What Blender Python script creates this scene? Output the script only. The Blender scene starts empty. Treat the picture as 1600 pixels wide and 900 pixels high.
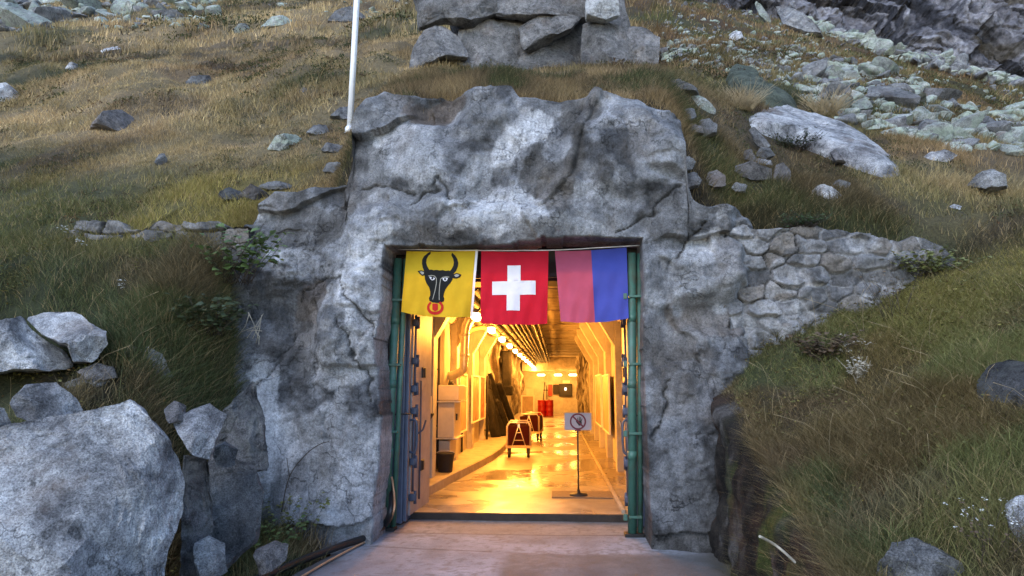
import bpy, bmesh, math, random
import numpy as np
from mathutils import Vector, Matrix, noise as mnoise
from mathutils.geometry import tessellate_polygon
R = math.radians
rng = np.random.default_rng(11)
random.seed(5)
scene = bpy.context.scene
COL = scene.collection

# ------------------------------------------------------------------ camera
CAMZ = 1.68
F_PX, PITCH, YAW = 1050.0, 8.40, 3.774
cam_d = bpy.data.cameras.new("camera")
cam = bpy.data.objects.new("camera", cam_d)
COL.objects.link(cam)
cam.location = (0, 0, CAMZ)
cam.rotation_euler = (R(90 + PITCH), 0, R(YAW))
cam_d.sensor_width = 36.0
cam_d.lens = F_PX / 1600 * 36
cam_d.clip_start = 0.05
cam_d.clip_end = 1000
scene.camera = cam

# ------------------------------------------------------------------ sky, sun, exposure
SUN_EL, SUN_AZ = 40.0, 205.0          # azimuth clockwise from +Y: behind the camera, to the left
world = bpy.data.worlds.new("World")
scene.world = world
world.use_nodes = True
wn = world.node_tree
wn.nodes.clear()
w_out = wn.nodes.new("ShaderNodeOutputWorld")
w_bg = wn.nodes.new("ShaderNodeBackground")
w_sky = wn.nodes.new("ShaderNodeTexSky")
w_sky.sky_type = 'NISHITA'
w_sky.sun_disc = False
w_sky.sun_elevation = R(SUN_EL)
w_sky.sun_rotation = R(SUN_AZ)
w_sky.altitude = 1500
w_sky.dust_density = 1.0
w_bg.inputs['Strength'].default_value = 0.15
wn.links.new(w_sky.outputs[0], w_bg.inputs[0])
wn.links.new(w_bg.outputs[0], w_out.inputs[0])
sun_d = bpy.data.lights.new("sun", 'SUN')
sun_d.energy = 0.5
sun_d.angle = R(30)
sun_d.color = (1.0, 0.98, 0.95)
sun = bpy.data.objects.new("sun", sun_d)
COL.objects.link(sun)
_az = R(SUN_AZ)
_sd = Vector((math.sin(_az) * math.cos(R(SUN_EL)), math.cos(_az) * math.cos(R(SUN_EL)), math.sin(R(SUN_EL))))
sun.rotation_euler = _sd.to_track_quat('Z', 'Y').to_euler()
scene.view_settings.view_transform = 'Standard'
scene.view_settings.look = 'None'
scene.view_settings.exposure = 1.6
scene.view_settings.gamma = 1.0
scene.view_settings.use_curve_mapping = False
scene.render.engine = 'CYCLES'
scene.cycles.use_denoising = True
try:
    scene.cycles.denoiser = 'OPENIMAGEDENOISE'
except Exception:
    pass
scene.cycles.max_bounces = 6
scene.cycles.sample_clamp_indirect = 6

# ------------------------------------------------------------------ photo pixel (1600x900) -> world
_M = np.array(cam.rotation_euler.to_matrix())
def ray(px, py):
    v = _M @ np.array([(px - 800) / F_PX, -(py - 450) / F_PX, -1.0])
    return v
def at_y(px, py, Y):
    r = ray(px, py)
    t = Y / r[1]
    return Vector((r[0] * t, Y, CAMZ + r[2] * t))
def at_z(px, py, Z):
    r = ray(px, py)
    t = (Z - CAMZ) / r[2]
    return Vector((r[0] * t, r[1] * t, Z))

# ------------------------------------------------------------------ noise (numpy)
def _hash(ix, iy, iz, seed):
    h = (ix.astype(np.int64) * 374761393 + iy.astype(np.int64) * 668265263 + iz.astype(np.int64) * 2147483647 + seed * 974711) & 0xFFFFFFFF
    h = ((h ^ (h >> 13)) * 1274126177) & 0xFFFFFFFF
    h = ((h ^ (h >> 16)) * 2246822519) & 0xFFFFFFFF
    h = h ^ (h >> 15)
    return (h & 0xFFFFFF).astype(np.float64) / 0xFFFFFF * 2 - 1
def vnoise(x, y, z=None, seed=0):
    x = np.asarray(x, float); y = np.asarray(y, float)
    z = np.zeros_like(x) if z is None else np.asarray(z, float) + np.zeros_like(x)
    x, y, z = np.broadcast_arrays(x, y, z)
    x0, y0, z0 = np.floor(x), np.floor(y), np.floor(z)
    u, v, w = x - x0, y - y0, z - z0
    u = u * u * u * (u * (u * 6 - 15) + 10); v = v * v * v * (v * (v * 6 - 15) + 10); w = w * w * w * (w * (w * 6 - 15) + 10)
    def c(a, b, d): return _hash(x0 + a, y0 + b, z0 + d, seed)
    l = lambda a, b, t: a + (b - a) * t
    return l(l(l(c(0,0,0), c(1,0,0), u), l(c(0,1,0), c(1,1,0), u), v),
             l(l(c(0,0,1), c(1,0,1), u), l(c(0,1,1), c(1,1,1), u), v), w)
def fbm(x, y, z=None, octs=4, seed=0, gain=0.5):
    s, a, n = 0.0, 1.0, 0.0
    x = np.asarray(x, float); y = np.asarray(y, float)
    z = np.zeros_like(x) if z is None else np.asarray(z, float)
    for o in range(octs):
        s = s + a * vnoise(x * 2**o + 17.3 * o, y * 2**o + 5.1 * o, z * 2**o + 3.7 * o, seed + o)
        n += a; a *= gain
    return s / n * 1.6
def ridged(x, y, z=None, octs=4, seed=0):
    s, a, n = 0.0, 1.0, 0.0
    z = 0 * np.asarray(x, float) if z is None else z
    for o in range(octs):
        s = s + a * (1 - np.abs(vnoise(x * 2**o + 7.7 * o, y * 2**o + 2.2 * o, z * 2**o, seed + o)) * 2)
        n += a; a *= 0.5
    return s / n
def chips(x, z, cell, seed, tilt=0.5, curv=0.6):
    """continuous broken facets: upper envelope of randomly tilted shallow caps, one per jittered cell"""
    x = np.asarray(x, float); z = np.asarray(z, float)
    wx = x + 0.25 * cell * fbm(x / cell, z / cell, octs=3, seed=seed + 50); wz = z + 0.25 * cell * fbm(x / cell, z / cell, octs=3, seed=seed + 60)
    gi = np.floor(wx / cell); gj = np.floor(wz / cell); best = np.full(x.shape, -9.0)
    for a in (-1, 0, 1):
        for b in (-1, 0, 1):
            i, j = gi + a, gj + b; o = i * 0
            dx = wx - (i + 0.5 + 0.4 * _hash(i, j, o, seed)) * cell; dz = wz - (j + 0.5 + 0.4 * _hash(i, j, o, seed + 1)) * cell
            v = 0.25 * cell * _hash(i, j, o, seed + 2) + tilt * (dx * _hash(i, j, o, seed + 3) + dz * _hash(i, j, o, seed + 4)) - curv * (dx * dx + dz * dz) / cell
            best = np.maximum(best, v)
    return best
def sst(a, b, x):
    t = np.clip((np.asarray(x, float) - a) / (b - a), 0, 1)
    return t * t * (3 - 2 * t)

# ------------------------------------------------------------------ object helpers
def tag(o, label=None, cat=None, group=None, kind=None):
    if label: o['label'] = label
    if cat: o['category'] = cat
    if group: o['group'] = group
    if kind: o['kind'] = kind
    return o
def empty(name, loc=(0, 0, 0), rz=0.0):
    o = bpy.data.objects.new(name, None)
    o.empty_display_size = 0.2
    o.location = loc; o.rotation_euler = (0, 0, rz)
    COL.objects.link(o)
    return o
def mesh_np(name, verts, faces, mat=None, parent=None, smooth=False, cols=None):
    """verts (n,3), faces (m,k) all with k corners, linked as one object."""
    verts = np.asarray(verts, np.float32); faces = np.asarray(faces, np.int32)
    me = bpy.data.meshes.new(name)
    me.vertices.add(len(verts)); me.vertices.foreach_set('co', verts.ravel())
    k = faces.shape[1]
    me.loops.add(faces.size); me.loops.foreach_set('vertex_index', faces.ravel())
    me.polygons.add(len(faces))
    me.polygons.foreach_set('loop_start', np.arange(0, faces.size, k, dtype=np.int32))
    me.polygons.foreach_set('loop_total', np.full(len(faces), k, np.int32))
    if smooth: me.polygons.foreach_set('use_smooth', np.ones(len(faces), bool))
    me.update(calc_edges=True)
    if cols is not None:
        at = me.color_attributes.new('col', 'FLOAT_COLOR', 'POINT')
        c = np.ones((len(verts), 4), np.float32); c[:, :3] = cols
        at.data.foreach_set('color', c.ravel())
    if mat: me.materials.append(mat)
    o = bpy.data.objects.new(name, me)
    COL.objects.link(o)
    if parent: o.parent = parent
    return o
def grid_faces(nr, nc, mask=None):
    i = np.arange(nr * nc).reshape(nr, nc)
    f = np.stack([i[:-1, :-1], i[:-1, 1:], i[1:, 1:], i[1:, :-1]], -1).reshape(-1, 4)
    if mask is not None: f = f[mask.ravel()]
    return f
class MB:
    """collects shapes and links them as ONE mesh object"""
    def __init__(s): s.bm = bmesh.new()
    def box(s, c, d, rz=0.0, rx=0.0, ry=0.0, bev=0.0):
        t = bmesh.new()
        bmesh.ops.create_cube(t, size=1.0)
        bmesh.ops.scale(t, vec=d, verts=t.verts)
        if bev > 0:
            bmesh.ops.bevel(t, geom=t.edges[:], offset=bev, segments=2, affect='EDGES', profile=0.5)
        m = Matrix.Translation(c) @ Matrix.Rotation(rz, 4, 'Z') @ Matrix.Rotation(ry, 4, 'Y') @ Matrix.Rotation(rx, 4, 'X')
        bmesh.ops.transform(t, matrix=m, verts=t.verts)
        me = bpy.data.meshes.new('tmp'); t.to_mesh(me); t.free(); s.bm.from_mesh(me); bpy.data.meshes.remove(me)
        return s
    def tube(s, pts, r, n=10, cap=True):
        pts = [Vector(p) for p in pts]
        rr = r if isinstance(r, (list, tuple)) else [r] * len(pts)
        rings = []; up = None
        for i, p in enumerate(pts):
            d = (pts[min(i + 1, len(pts) - 1)] - pts[max(i - 1, 0)]).normalized()
            if up is None: up = Vector((0, 0, 1)) if abs(d.z) < 0.9 else Vector((1, 0, 0))
            a = d.cross(up)
            if a.length < 1e-4: a = d.cross(Vector((0, 1, 0)))
            a.normalize(); b = a.cross(d).normalized(); up = b
            rings.append([s.bm.verts.new(p + (a * math.cos(2*math.pi*k/n) + b * math.sin(2*math.pi*k/n)) * rr[i]) for k in range(n)])
        for i in range(len(rings) - 1):
            for k in range(n):
                f = s.bm.faces.new((rings[i][k], rings[i][(k+1) % n], rings[i+1][(k+1) % n], rings[i+1][k])); f.smooth = True
        if cap and n > 2:
            s.bm.faces.new(rings[0][::-1]); s.bm.faces.new(rings[-1])
        return s
    def lathe(s, prof, c=(0, 0, 0), n=24, axis='Z'):
        """prof: list of (radius, height)"""
        rings = []
        for r, h in prof:
            ring = []
            for k in range(n):
                a = 2 * math.pi * k / n
                v = Vector((r * math.cos(a), r * math.sin(a), h))
                if axis == 'X': v = Vector((v.z, v.x, v.y))
                if axis == 'Y': v = Vector((v.x, v.z, v.y))
                ring.append(s.bm.verts.new(v + Vector(c)))
            rings.append(ring)
        for i in range(len(rings) - 1):
            for k in range(n):
                f = s.bm.faces.new((rings[i][k], rings[i][(k+1) % n], rings[i+1][(k+1) % n], rings[i+1][k])); f.smooth = True
        s.bm.faces.new(rings[0][::-1]); s.bm.faces.new(rings[-1])
        return s
    def poly(s, pts):
        s.bm.faces.new([s.bm.verts.new(p) for p in pts]); return s
    def prism(s, pts, off):
        off = Vector(off)
        a = [s.bm.verts.new(p) for p in pts]; b = [s.bm.verts.new(Vector(p) + off) for p in pts]
        n = len(a)
        s.bm.faces.new(a); s.bm.faces.new(b[::-1])
        for i in range(n): s.bm.faces.new((a[i], b[i], b[(i+1) % n], a[(i+1) % n]))
        return s
    def build(s, name, mat, parent=None, recalc=True):
        if recalc: bmesh.ops.recalc_face_normals(s.bm, faces=s.bm.faces[:])
        me = bpy.data.meshes.new(name); s.bm.to_mesh(me); s.bm.free()
        if mat: me.materials.append(mat)
        o = bpy.data.objects.new(name, me); COL.objects.link(o)
        if parent: o.parent = parent
        return o
def children(o): return [c for c in bpy.data.objects if c.parent == o]
def copy_tree(o, parent=None):
    c = o.copy(); COL.objects.link(c); c.parent = parent
    for ch in children(o): copy_tree(ch, c)
    return c
def catmull(pts, per=6, closed=False):
    pts = [np.array(p, float) for p in pts]; n = len(pts); out = []
    for i in range(n if closed else n - 1):
        if closed: p0, p1, p2, p3 = pts[i-1], pts[i], pts[(i+1) % n], pts[(i+2) % n]
        else: p0, p1, p2, p3 = pts[max(i-1, 0)], pts[i], pts[i+1], pts[min(i+2, n-1)]
        for k in range(per):
            t = k / per
            out.append(0.5 * (2*p1 + (p2-p0)*t + (2*p0-5*p1+4*p2-p3)*t*t + (3*p1-p0-3*p2+p3)*t**3))
    if not closed: out.append(pts[-1])
    return out

# ------------------------------------------------------------------ materials
def new_mat(name):
    m = bpy.data.materials.new(name); m.use_nodes = True
    nt = m.node_tree; nt.nodes.clear()
    o = nt.nodes.new('ShaderNodeOutputMaterial'); p = nt.nodes.new('ShaderNodeBsdfPrincipled')
    nt.links.new(p.outputs[0], o.inputs[0])
    return m, nt, p
def nz(nt, scale, detail=5, rough=0.6, vec=None, dist=0.0):
    n = nt.nodes.new('ShaderNodeTexNoise')
    n.inputs['Scale'].default_value = scale; n.inputs['Detail'].default_value = detail
    n.inputs['Roughness'].default_value = rough; n.inputs['Distortion'].default_value = dist
    if vec is not None: nt.links.new(vec, n.inputs['Vector'])
    return n.outputs['Fac']
def ramp(nt, fac, stops):
    r = nt.nodes.new('ShaderNodeValToRGB')
    el = r.color_ramp.elements
    while len(el) < len(stops): el.new(0.5)
    for e, (p, c) in zip(el, stops):
        e.position = p; e.color = (c, c, c, 1) if isinstance(c, (int, float)) else (*c, 1)
    nt.links.new(fac, r.inputs[0])
    return r.outputs[0]
def mix(nt, a, b, fac, mode='MIX'):
    m = nt.nodes.new('ShaderNodeMix'); m.data_type = 'RGBA'; m.blend_type = mode
    for s, v in ((0, fac), (6, a), (7, b)):
        if isinstance(v, (int, float)): m.inputs[s].default_value = v
        elif isinstance(v, tuple): m.inputs[s].default_value = (*v, 1)
        else: nt.links.new(v, m.inputs[s])
    return m.outputs[2]
def bump(nt, p, h, strength=0.5, dist=0.02):
    b = nt.nodes.new('ShaderNodeBump'); b.inputs['Strength'].default_value = strength; b.inputs['Distance'].default_value = dist
    nt.links.new(h, b.inputs['Height']); nt.links.new(b.outputs[0], p.inputs['Normal'])
def objco(nt):
    return nt.nodes.new('ShaderNodeTexCoord').outputs['Object']
def geopos(nt):
    return nt.nodes.new('ShaderNodeNewGeometry').outputs['Position']
def math_(nt, op, a, b):
    m = nt.nodes.new('ShaderNodeMath'); m.operation = op
    for i, v in enumerate((a, b)):
        if isinstance(v, (int, float)): m.inputs[i].default_value = v
        else: nt.links.new(v, m.inputs[i])
    return m.outputs[0]
def setp(p, col=None, rough=None, metal=None):
    if col is not None: p.inputs['Base Color'].default_value = (*col, 1)
    if rough is not None: p.inputs['Roughness'].default_value = rough
    if metal is not None: p.inputs['Metallic'].default_value = metal

def attr_rock(name, bumps=1.0, speck=0.4, fissure=0.0):
    """colour from the mesh's own 'col' attribute, broken up by mineral grain"""
    m, nt, p = new_mat(name)
    a = nt.nodes.new('ShaderNodeAttribute'); a.attribute_name = 'col'
    pos = geopos(nt)
    g1 = nz(nt, 38, 6, 0.75, pos); g2 = nz(nt, 9, 6, 0.7, pos); g3 = nz(nt, 130, 3, 0.7, pos)
    c = mix(nt, a.outputs['Color'], ramp(nt, g1, [(0.3, 0.3), (0.5, 1.0), (0.7, 1.55)]), 0.8, 'MULTIPLY')
    c = mix(nt, c, ramp(nt, g2, [(0.3, 0.5), (0.5, 1.0), (0.72, 1.35)]), 0.5, 'MULTIPLY')
    c = mix(nt, c, ramp(nt, g3, [(0.35, 0.5), (0.5, 1.0), (0.7, 1.5)]), speck, 'MULTIPLY')
    mp = nt.nodes.new('ShaderNodeMapping'); mp.inputs['Scale'].default_value = (9, 9, 1.6); nt.links.new(pos, mp.inputs['Vector'])
    st = nz(nt, 1.0, 6, 0.7, mp.outputs[0], 0.6)
    c = mix(nt, c, ramp(nt, st, [(0.32, 0.55), (0.5, 1.0), (0.66, 1.3)]), 0.6, 'MULTIPLY')
    vo = nt.nodes.new('ShaderNodeTexVoronoi'); vo.feature = 'DISTANCE_TO_EDGE'; vo.inputs['Scale'].default_value = 2.6
    dv_ = nt.nodes.new('ShaderNodeTexNoise'); dv_.inputs['Scale'].default_value = 4.0; dv_.inputs['Detail'].default_value = 6; nt.links.new(pos, dv_.inputs['Vector'])
    va = nt.nodes.new('ShaderNodeVectorMath'); va.operation = 'MULTIPLY_ADD'; nt.links.new(dv_.outputs['Color'], va.inputs[0]); va.inputs[1].default_value = (0.7, 0.7, 0.7); nt.links.new(pos, va.inputs[2])
    nt.links.new(va.outputs[0], vo.inputs['Vector'])
    fis = math_(nt, 'MAXIMUM', ramp(nt, vo.outputs['Distance'], [(0.0, 0.0), (0.022, 1.0)]), ramp(nt, nz(nt, 2.2, 3, 0.5, pos), [(0.46, 1.0), (0.60, 0.0)]))
    c = mix(nt, c, mix(nt, (0.3, 0.3, 0.3), (1.0, 1.0, 1.0), fis), fissure, 'MULTIPLY')
    nt.links.new(c, p.inputs['Base Color'])
    h = mix(nt, g1, g2, 0.5)
    h = mix(nt, h, g3, 0.25)
    h = mix(nt, h, fis, 0.25)
    setp(p, rough=0.9); p.inputs['Specular IOR Level'].default_value = 0.25
    bump(nt, p, h, 0.95 * bumps, 0.07)
    return m
def stone_mat(name, c_dark, c_mid, c_light, lichen=None, lichen_amt=0.5, scale=1.0, contrast=1.0, rust=0.0):
    m, nt, p = new_mat(name)
    oi = nt.nodes.new('ShaderNodeObjectInfo')
    vm = nt.nodes.new('ShaderNodeVectorMath'); vm.operation = 'ADD'
    pos = geopos(nt)
    nt.links.new(pos, vm.inputs[0])
    rv = math_(nt, 'MULTIPLY', oi.outputs['Random'], 37.0)
    nt.links.new(rv, vm.inputs[1])
    v = vm.outputs[0]
    a = nz(nt, 2.2 * scale, 8, 0.68, v, 0.4); b = nz(nt, 14 * scale, 6, 0.72, v); g = nz(nt, 85 * scale, 4, 0.75, v)
    c = ramp(nt, a, [(0.5 - 0.2 / contrast, c_dark), (0.5, c_mid), (0.5 + 0.18 / contrast, c_light)])
    c = mix(nt, c, ramp(nt, b, [(0.32, 0.3), (0.5, 1.0), (0.7, 1.4)]), 0.7, 'MULTIPLY')
    c = mix(nt, c, ramp(nt, g, [(0.34, 0.2), (0.5, 1.0), (0.66, 1.7)]), 0.75, 'MULTIPLY')
    if lichen:
        l = nz(nt, 5.0 * scale, 7, 0.7, v, 0.8)
        c = mix(nt, c, lichen, math_(nt, 'MULTIPLY', ramp(nt, l, [(0.46, 0.0), (0.58, 1.0)]), lichen_amt))
    if rust:
        l = nz(nt, 1.3 * scale, 5, 0.6, v, 0.3)
        c = mix(nt, c, (0.20, 0.13, 0.085), math_(nt, 'MULTIPLY', ramp(nt, l, [(0.55, 0.0), (0.72, 1.0)]), rust))
    vo = nt.nodes.new('ShaderNodeTexVoronoi'); vo.feature = 'DISTANCE_TO_EDGE'; vo.inputs['Scale'].default_value = 1.5 * scale
    dn = nt.nodes.new('ShaderNodeTexNoise'); dn.inputs['Scale'].default_value = 3.0 * scale; dn.inputs['Detail'].default_value = 7; nt.links.new(v, dn.inputs['Vector'])
    va = nt.nodes.new('ShaderNodeVectorMath'); va.operation = 'MULTIPLY_ADD'; nt.links.new(dn.outputs['Color'], va.inputs[0]); va.inputs[1].default_value = (0.9, 0.9, 0.9); nt.links.new(v, va.inputs[2])
    nt.links.new(va.outputs[0], vo.inputs['Vector'])
    fis = math_(nt, 'MAXIMUM', ramp(nt, vo.outputs['Distance'], [(0.0, 0.0), (0.018, 1.0)]), ramp(nt, nz(nt, 1.5 * scale, 3, 0.5, v), [(0.48, 1.0), (0.60, 0.0)]))
    c = mix(nt, c, mix(nt, (0.25, 0.25, 0.25), (1.0, 1.0, 1.0), fis), 0.8, 'MULTIPLY')
    sn = nz(nt, 3.2 * scale, 8, 0.75, v, 1.0)
    c = mix(nt, c, ramp(nt, sn, [(0.36, 0.35), (0.46, 1.0)]), 0.75, 'MULTIPLY')
    # per-stone brightness
    br = math_(nt, 'ADD', math_(nt, 'MULTIPLY', oi.outputs['Random'], 0.5), 0.75)
    cc = nt.nodes.new('ShaderNodeCombineColor')
    for i in range(3): nt.links.new(br, cc.inputs[i])
    c = mix(nt, c, cc.outputs[0], 1.0, 'MULTIPLY')
    nt.links.new(c, p.inputs['Base Color'])
    setp(p, rough=0.9); p.inputs['Specular IOR Level'].default_value = 0.25
    h = mix(nt, b, g, 0.4)
    bump(nt, p, h, 1.0, 0.06)
    return m
def flat_mat(name, col, rough=0.6, metal=0.0, var=0.25, vscale=8.0, bmp=0.0, dirt=None, dirt_amt=0.5):
    m, nt, p = new_mat(name)
    pos = geopos(nt)
    n = nz(nt, vscale, 6, 0.65, pos)
    c = mix(nt, col, ramp(nt, n, [(0.3, 1 - var), (0.7, 1 + var)]), 1.0, 'MULTIPLY')
    if dirt:
        d = nz(nt, vscale * 0.6, 8, 0.75, pos, 0.5)
        c = mix(nt, c, dirt, math_(nt, 'MULTIPLY', ramp(nt, d, [(0.48, 0.0), (0.68, 1.0)]), dirt_amt))
    nt.links.new(c, p.inputs['Base Color'])
    setp(p, rough=rough, metal=metal)
    if bmp: bump(nt, p, nz(nt, vscale * 5, 5, 0.7, pos), bmp, 0.01)
    return m
def emit_mat(name, col, strength):
    m, nt, p = new_mat(name)
    setp(p, (0.8, 0.8, 0.8), 0.4)
    p.inputs['Emission Color'].default_value = (*col, 1); p.inputs['Emission Strength'].default_value = strength
    return m

M = {}
M['portal'] = attr_rock('portal_rock', 1.0, 0.6, 0.75)
M['masonry'] = attr_rock('masonry_rock', 0.9)
M['soil_wall'] = attr_rock('soil_wall', 1.3, 0.7)
M['ground'] = attr_rock('hill_ground', 1.2, 0.6)
M['cliff'] = attr_rock('cliff_rock', 1.0, 0.2)
M['cliff_far'] = None
def _cliff():
    m, nt, p = new_mat('cliff_rock_far'); a = nt.nodes.new('ShaderNodeAttribute'); a.attribute_name = 'col'
    pos = geopos(nt); g = nz(nt, 1.6, 7, 0.75, pos)
    c = mix(nt, a.outputs['Color'], ramp(nt, g, [(0.32, 0.35), (0.5, 1.0), (0.68, 1.6)]), 0.85, 'MULTIPLY')
    nt.links.new(c, p.inputs['Base Color']); setp(p, rough=0.95); p.inputs['Specular IOR Level'].default_value = 0.1
    bump(nt, p, g, 1.0, 0.8); return m
M['cliff_far'] = _cliff()
M['granite'] = stone_mat('granite_pale', (0.13, 0.13, 0.14), (0.34, 0.34, 0.355), (0.56, 0.56, 0.575), scale=1.0, contrast=1.5, rust=0.55)
M['granite_grey'] = stone_mat('granite_grey', (0.07, 0.07, 0.075), (0.17, 0.17, 0.175), (0.31, 0.31, 0.31), rust=0.25)
M['granite_dark'] = stone_mat('granite_dark', (0.035, 0.036, 0.04), (0.085, 0.085, 0.09), (0.2, 0.2, 0.21), lichen=(0.2, 0.21, 0.2), lichen_amt=0.3)
M['granite_brown'] = stone_mat('granite_brown', (0.07, 0.065, 0.065), (0.15, 0.14, 0.14), (0.25, 0.235, 0.235), rust=0.4)
M['talus'] = stone_mat('talus_lichen', (0.12, 0.125, 0.12), (0.25, 0.26, 0.245), (0.42, 0.43, 0.405), lichen=(0.32, 0.385, 0.30), lichen_amt=0.55, scale=0.6)
M['talus_scree'] = stone_mat('talus_scree', (0.12, 0.13, 0.12), (0.25, 0.26, 0.235), (0.40, 0.41, 0.38), lichen=(0.30, 0.37, 0.27), lichen_amt=0.5, scale=0.6)
M['mossy'] = stone_mat('mossy_slab', (0.02, 0.024, 0.018), (0.055, 0.064, 0.046), (0.12, 0.13, 0.10), lichen=(0.12, 0.14, 0.10), lichen_amt=0.4)
M['cement'] = stone_mat('cement_patch', (0.35, 0.35, 0.35), (0.5, 0.5, 0.5), (0.6, 0.6, 0.6), contrast=1.0)
M['outcrop'] = stone_mat('outcrop_rock', (0.07, 0.068, 0.07), (0.16, 0.155, 0.155), (0.28, 0.27, 0.27), rust=0.3, scale=0.9)
# ================================================================== the hillside: one height function, one sheet
def h_center(x, y):
    yy = np.maximum(0, y - 8.3)
    w = sst(-3.1 - 0.3 * yy, -2.35, x) * (1 - sst(1.3, 2.1 + 0.9 * yy, x))
    return w
def hill_h(x, y):
    z = 3.72 + 0.70 * (y - 8.3)
    z = z - 0.335 * np.log1p(np.exp((x - 7) / 1.5)) * 1.5
    far = sst(10, 22, y)
    z = z + (0.16 + 0.55 * far) * fbm(x / (3.2 + 3.5 * far), y / (3.2 + 3.5 * far), octs=4, seed=3) * sst(8.2, 10.0, y)
    z = z + (0.06 + 0.16 * far) * fbm(x / 0.9, y / 1.1, octs=3, seed=9)
    z = z + h_center(x, y) * 1.62 * (1 - sst(9.8, 17, y))
    # cap of the slope: beyond this the ground rolls off and the cliff stands behind it
    ridge = 62 + 6 * fbm(x / 25, x * 0 + 4.0, octs=3, seed=21)
    over = np.maximum(0, y - ridge) * sst(12, 26, x)
    z = z - over * 1.2
    return z
def bank_l(x, y):
    z = 3.36 + 0.95 * (y - 7.8) - 0.16 * (x + 4.2)
    z = z + 0.14 * fbm(x / 0.55, y / 0.8, octs=3, seed=33)
    z = np.maximum(z, 0.55 - 0.12 * (x + 4) + 0.05 * y)
    e = sst(-3.3, -4.25, x + 0.12 * fbm(x / 0.8, y / 0.8, octs=2, seed=31))
    e = 0.75 * e + 0.25 * sst(-3.1, -3.5, x)
    return z * e
def bank_r(x, y):
    z = 1.55 + 0.47 * (x - 1.55) + 0.40 * (y - 7.8)
    z = np.maximum(z, 0.3 + 0.25 * (x - 1.7))
    e = sst(1.67, 1.83, x)
    return z * e
def ground_h(x, y):
    x = np.asarray(x, float); y = np.asarray(y, float)
    hl = hill_h(x, y)
    b = np.where(x < -2, bank_l(x, y), np.where(x > 1.55, bank_r(x, y), 0.0))
    near_n = 0.10 * fbm(x / 1.3, y / 1.3, octs=3, seed=5) + 0.035 * fbm(x / 0.35, y / 0.35, octs=2, seed=6)
    b = b + near_n * (sst(-2.5, -3.4, x) + sst(1.75, 2.15, x))
    b = np.where(np.abs(x) < 1.7, b, b) - 0.06 * (1 - sst(-2.4, -2.7, x) - sst(1.64, 1.76, x))
    b = np.where(np.abs(x) > 3, np.minimum(b, np.maximum(hl, 0.2) + 0.1), b)
    wl = 8.05 + 0.10 * fbm(x / 1.1, x * 0 + 1.0, octs=2, seed=41)
    wl = np.where(x < -2.5, 7.85, wl)
    s = sst(0, 1, (y - wl) / np.where(np.abs(x) > 5.2, 1.6, 0.45))
    return b * (1 - s) + hl * s
def g(x, y): return float(ground_h(np.array([x]), np.array([y]))[0])
def on_ground(px, py, t0=2.0, t1=140.0):
    """first hit of the photo ray with the hillside"""
    r = ray(px, py)
    t = np.geomspace(t0, t1, 2500)
    hit = (CAMZ + r[2] * t) < ground_h(r[0] * t, r[1] * t)
    i = int(np.argmax(hit)) if hit.any() else len(t) - 1
    return Vector((r[0] * t[i], r[1] * t[i], CAMZ + r[2] * t[i]))

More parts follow.
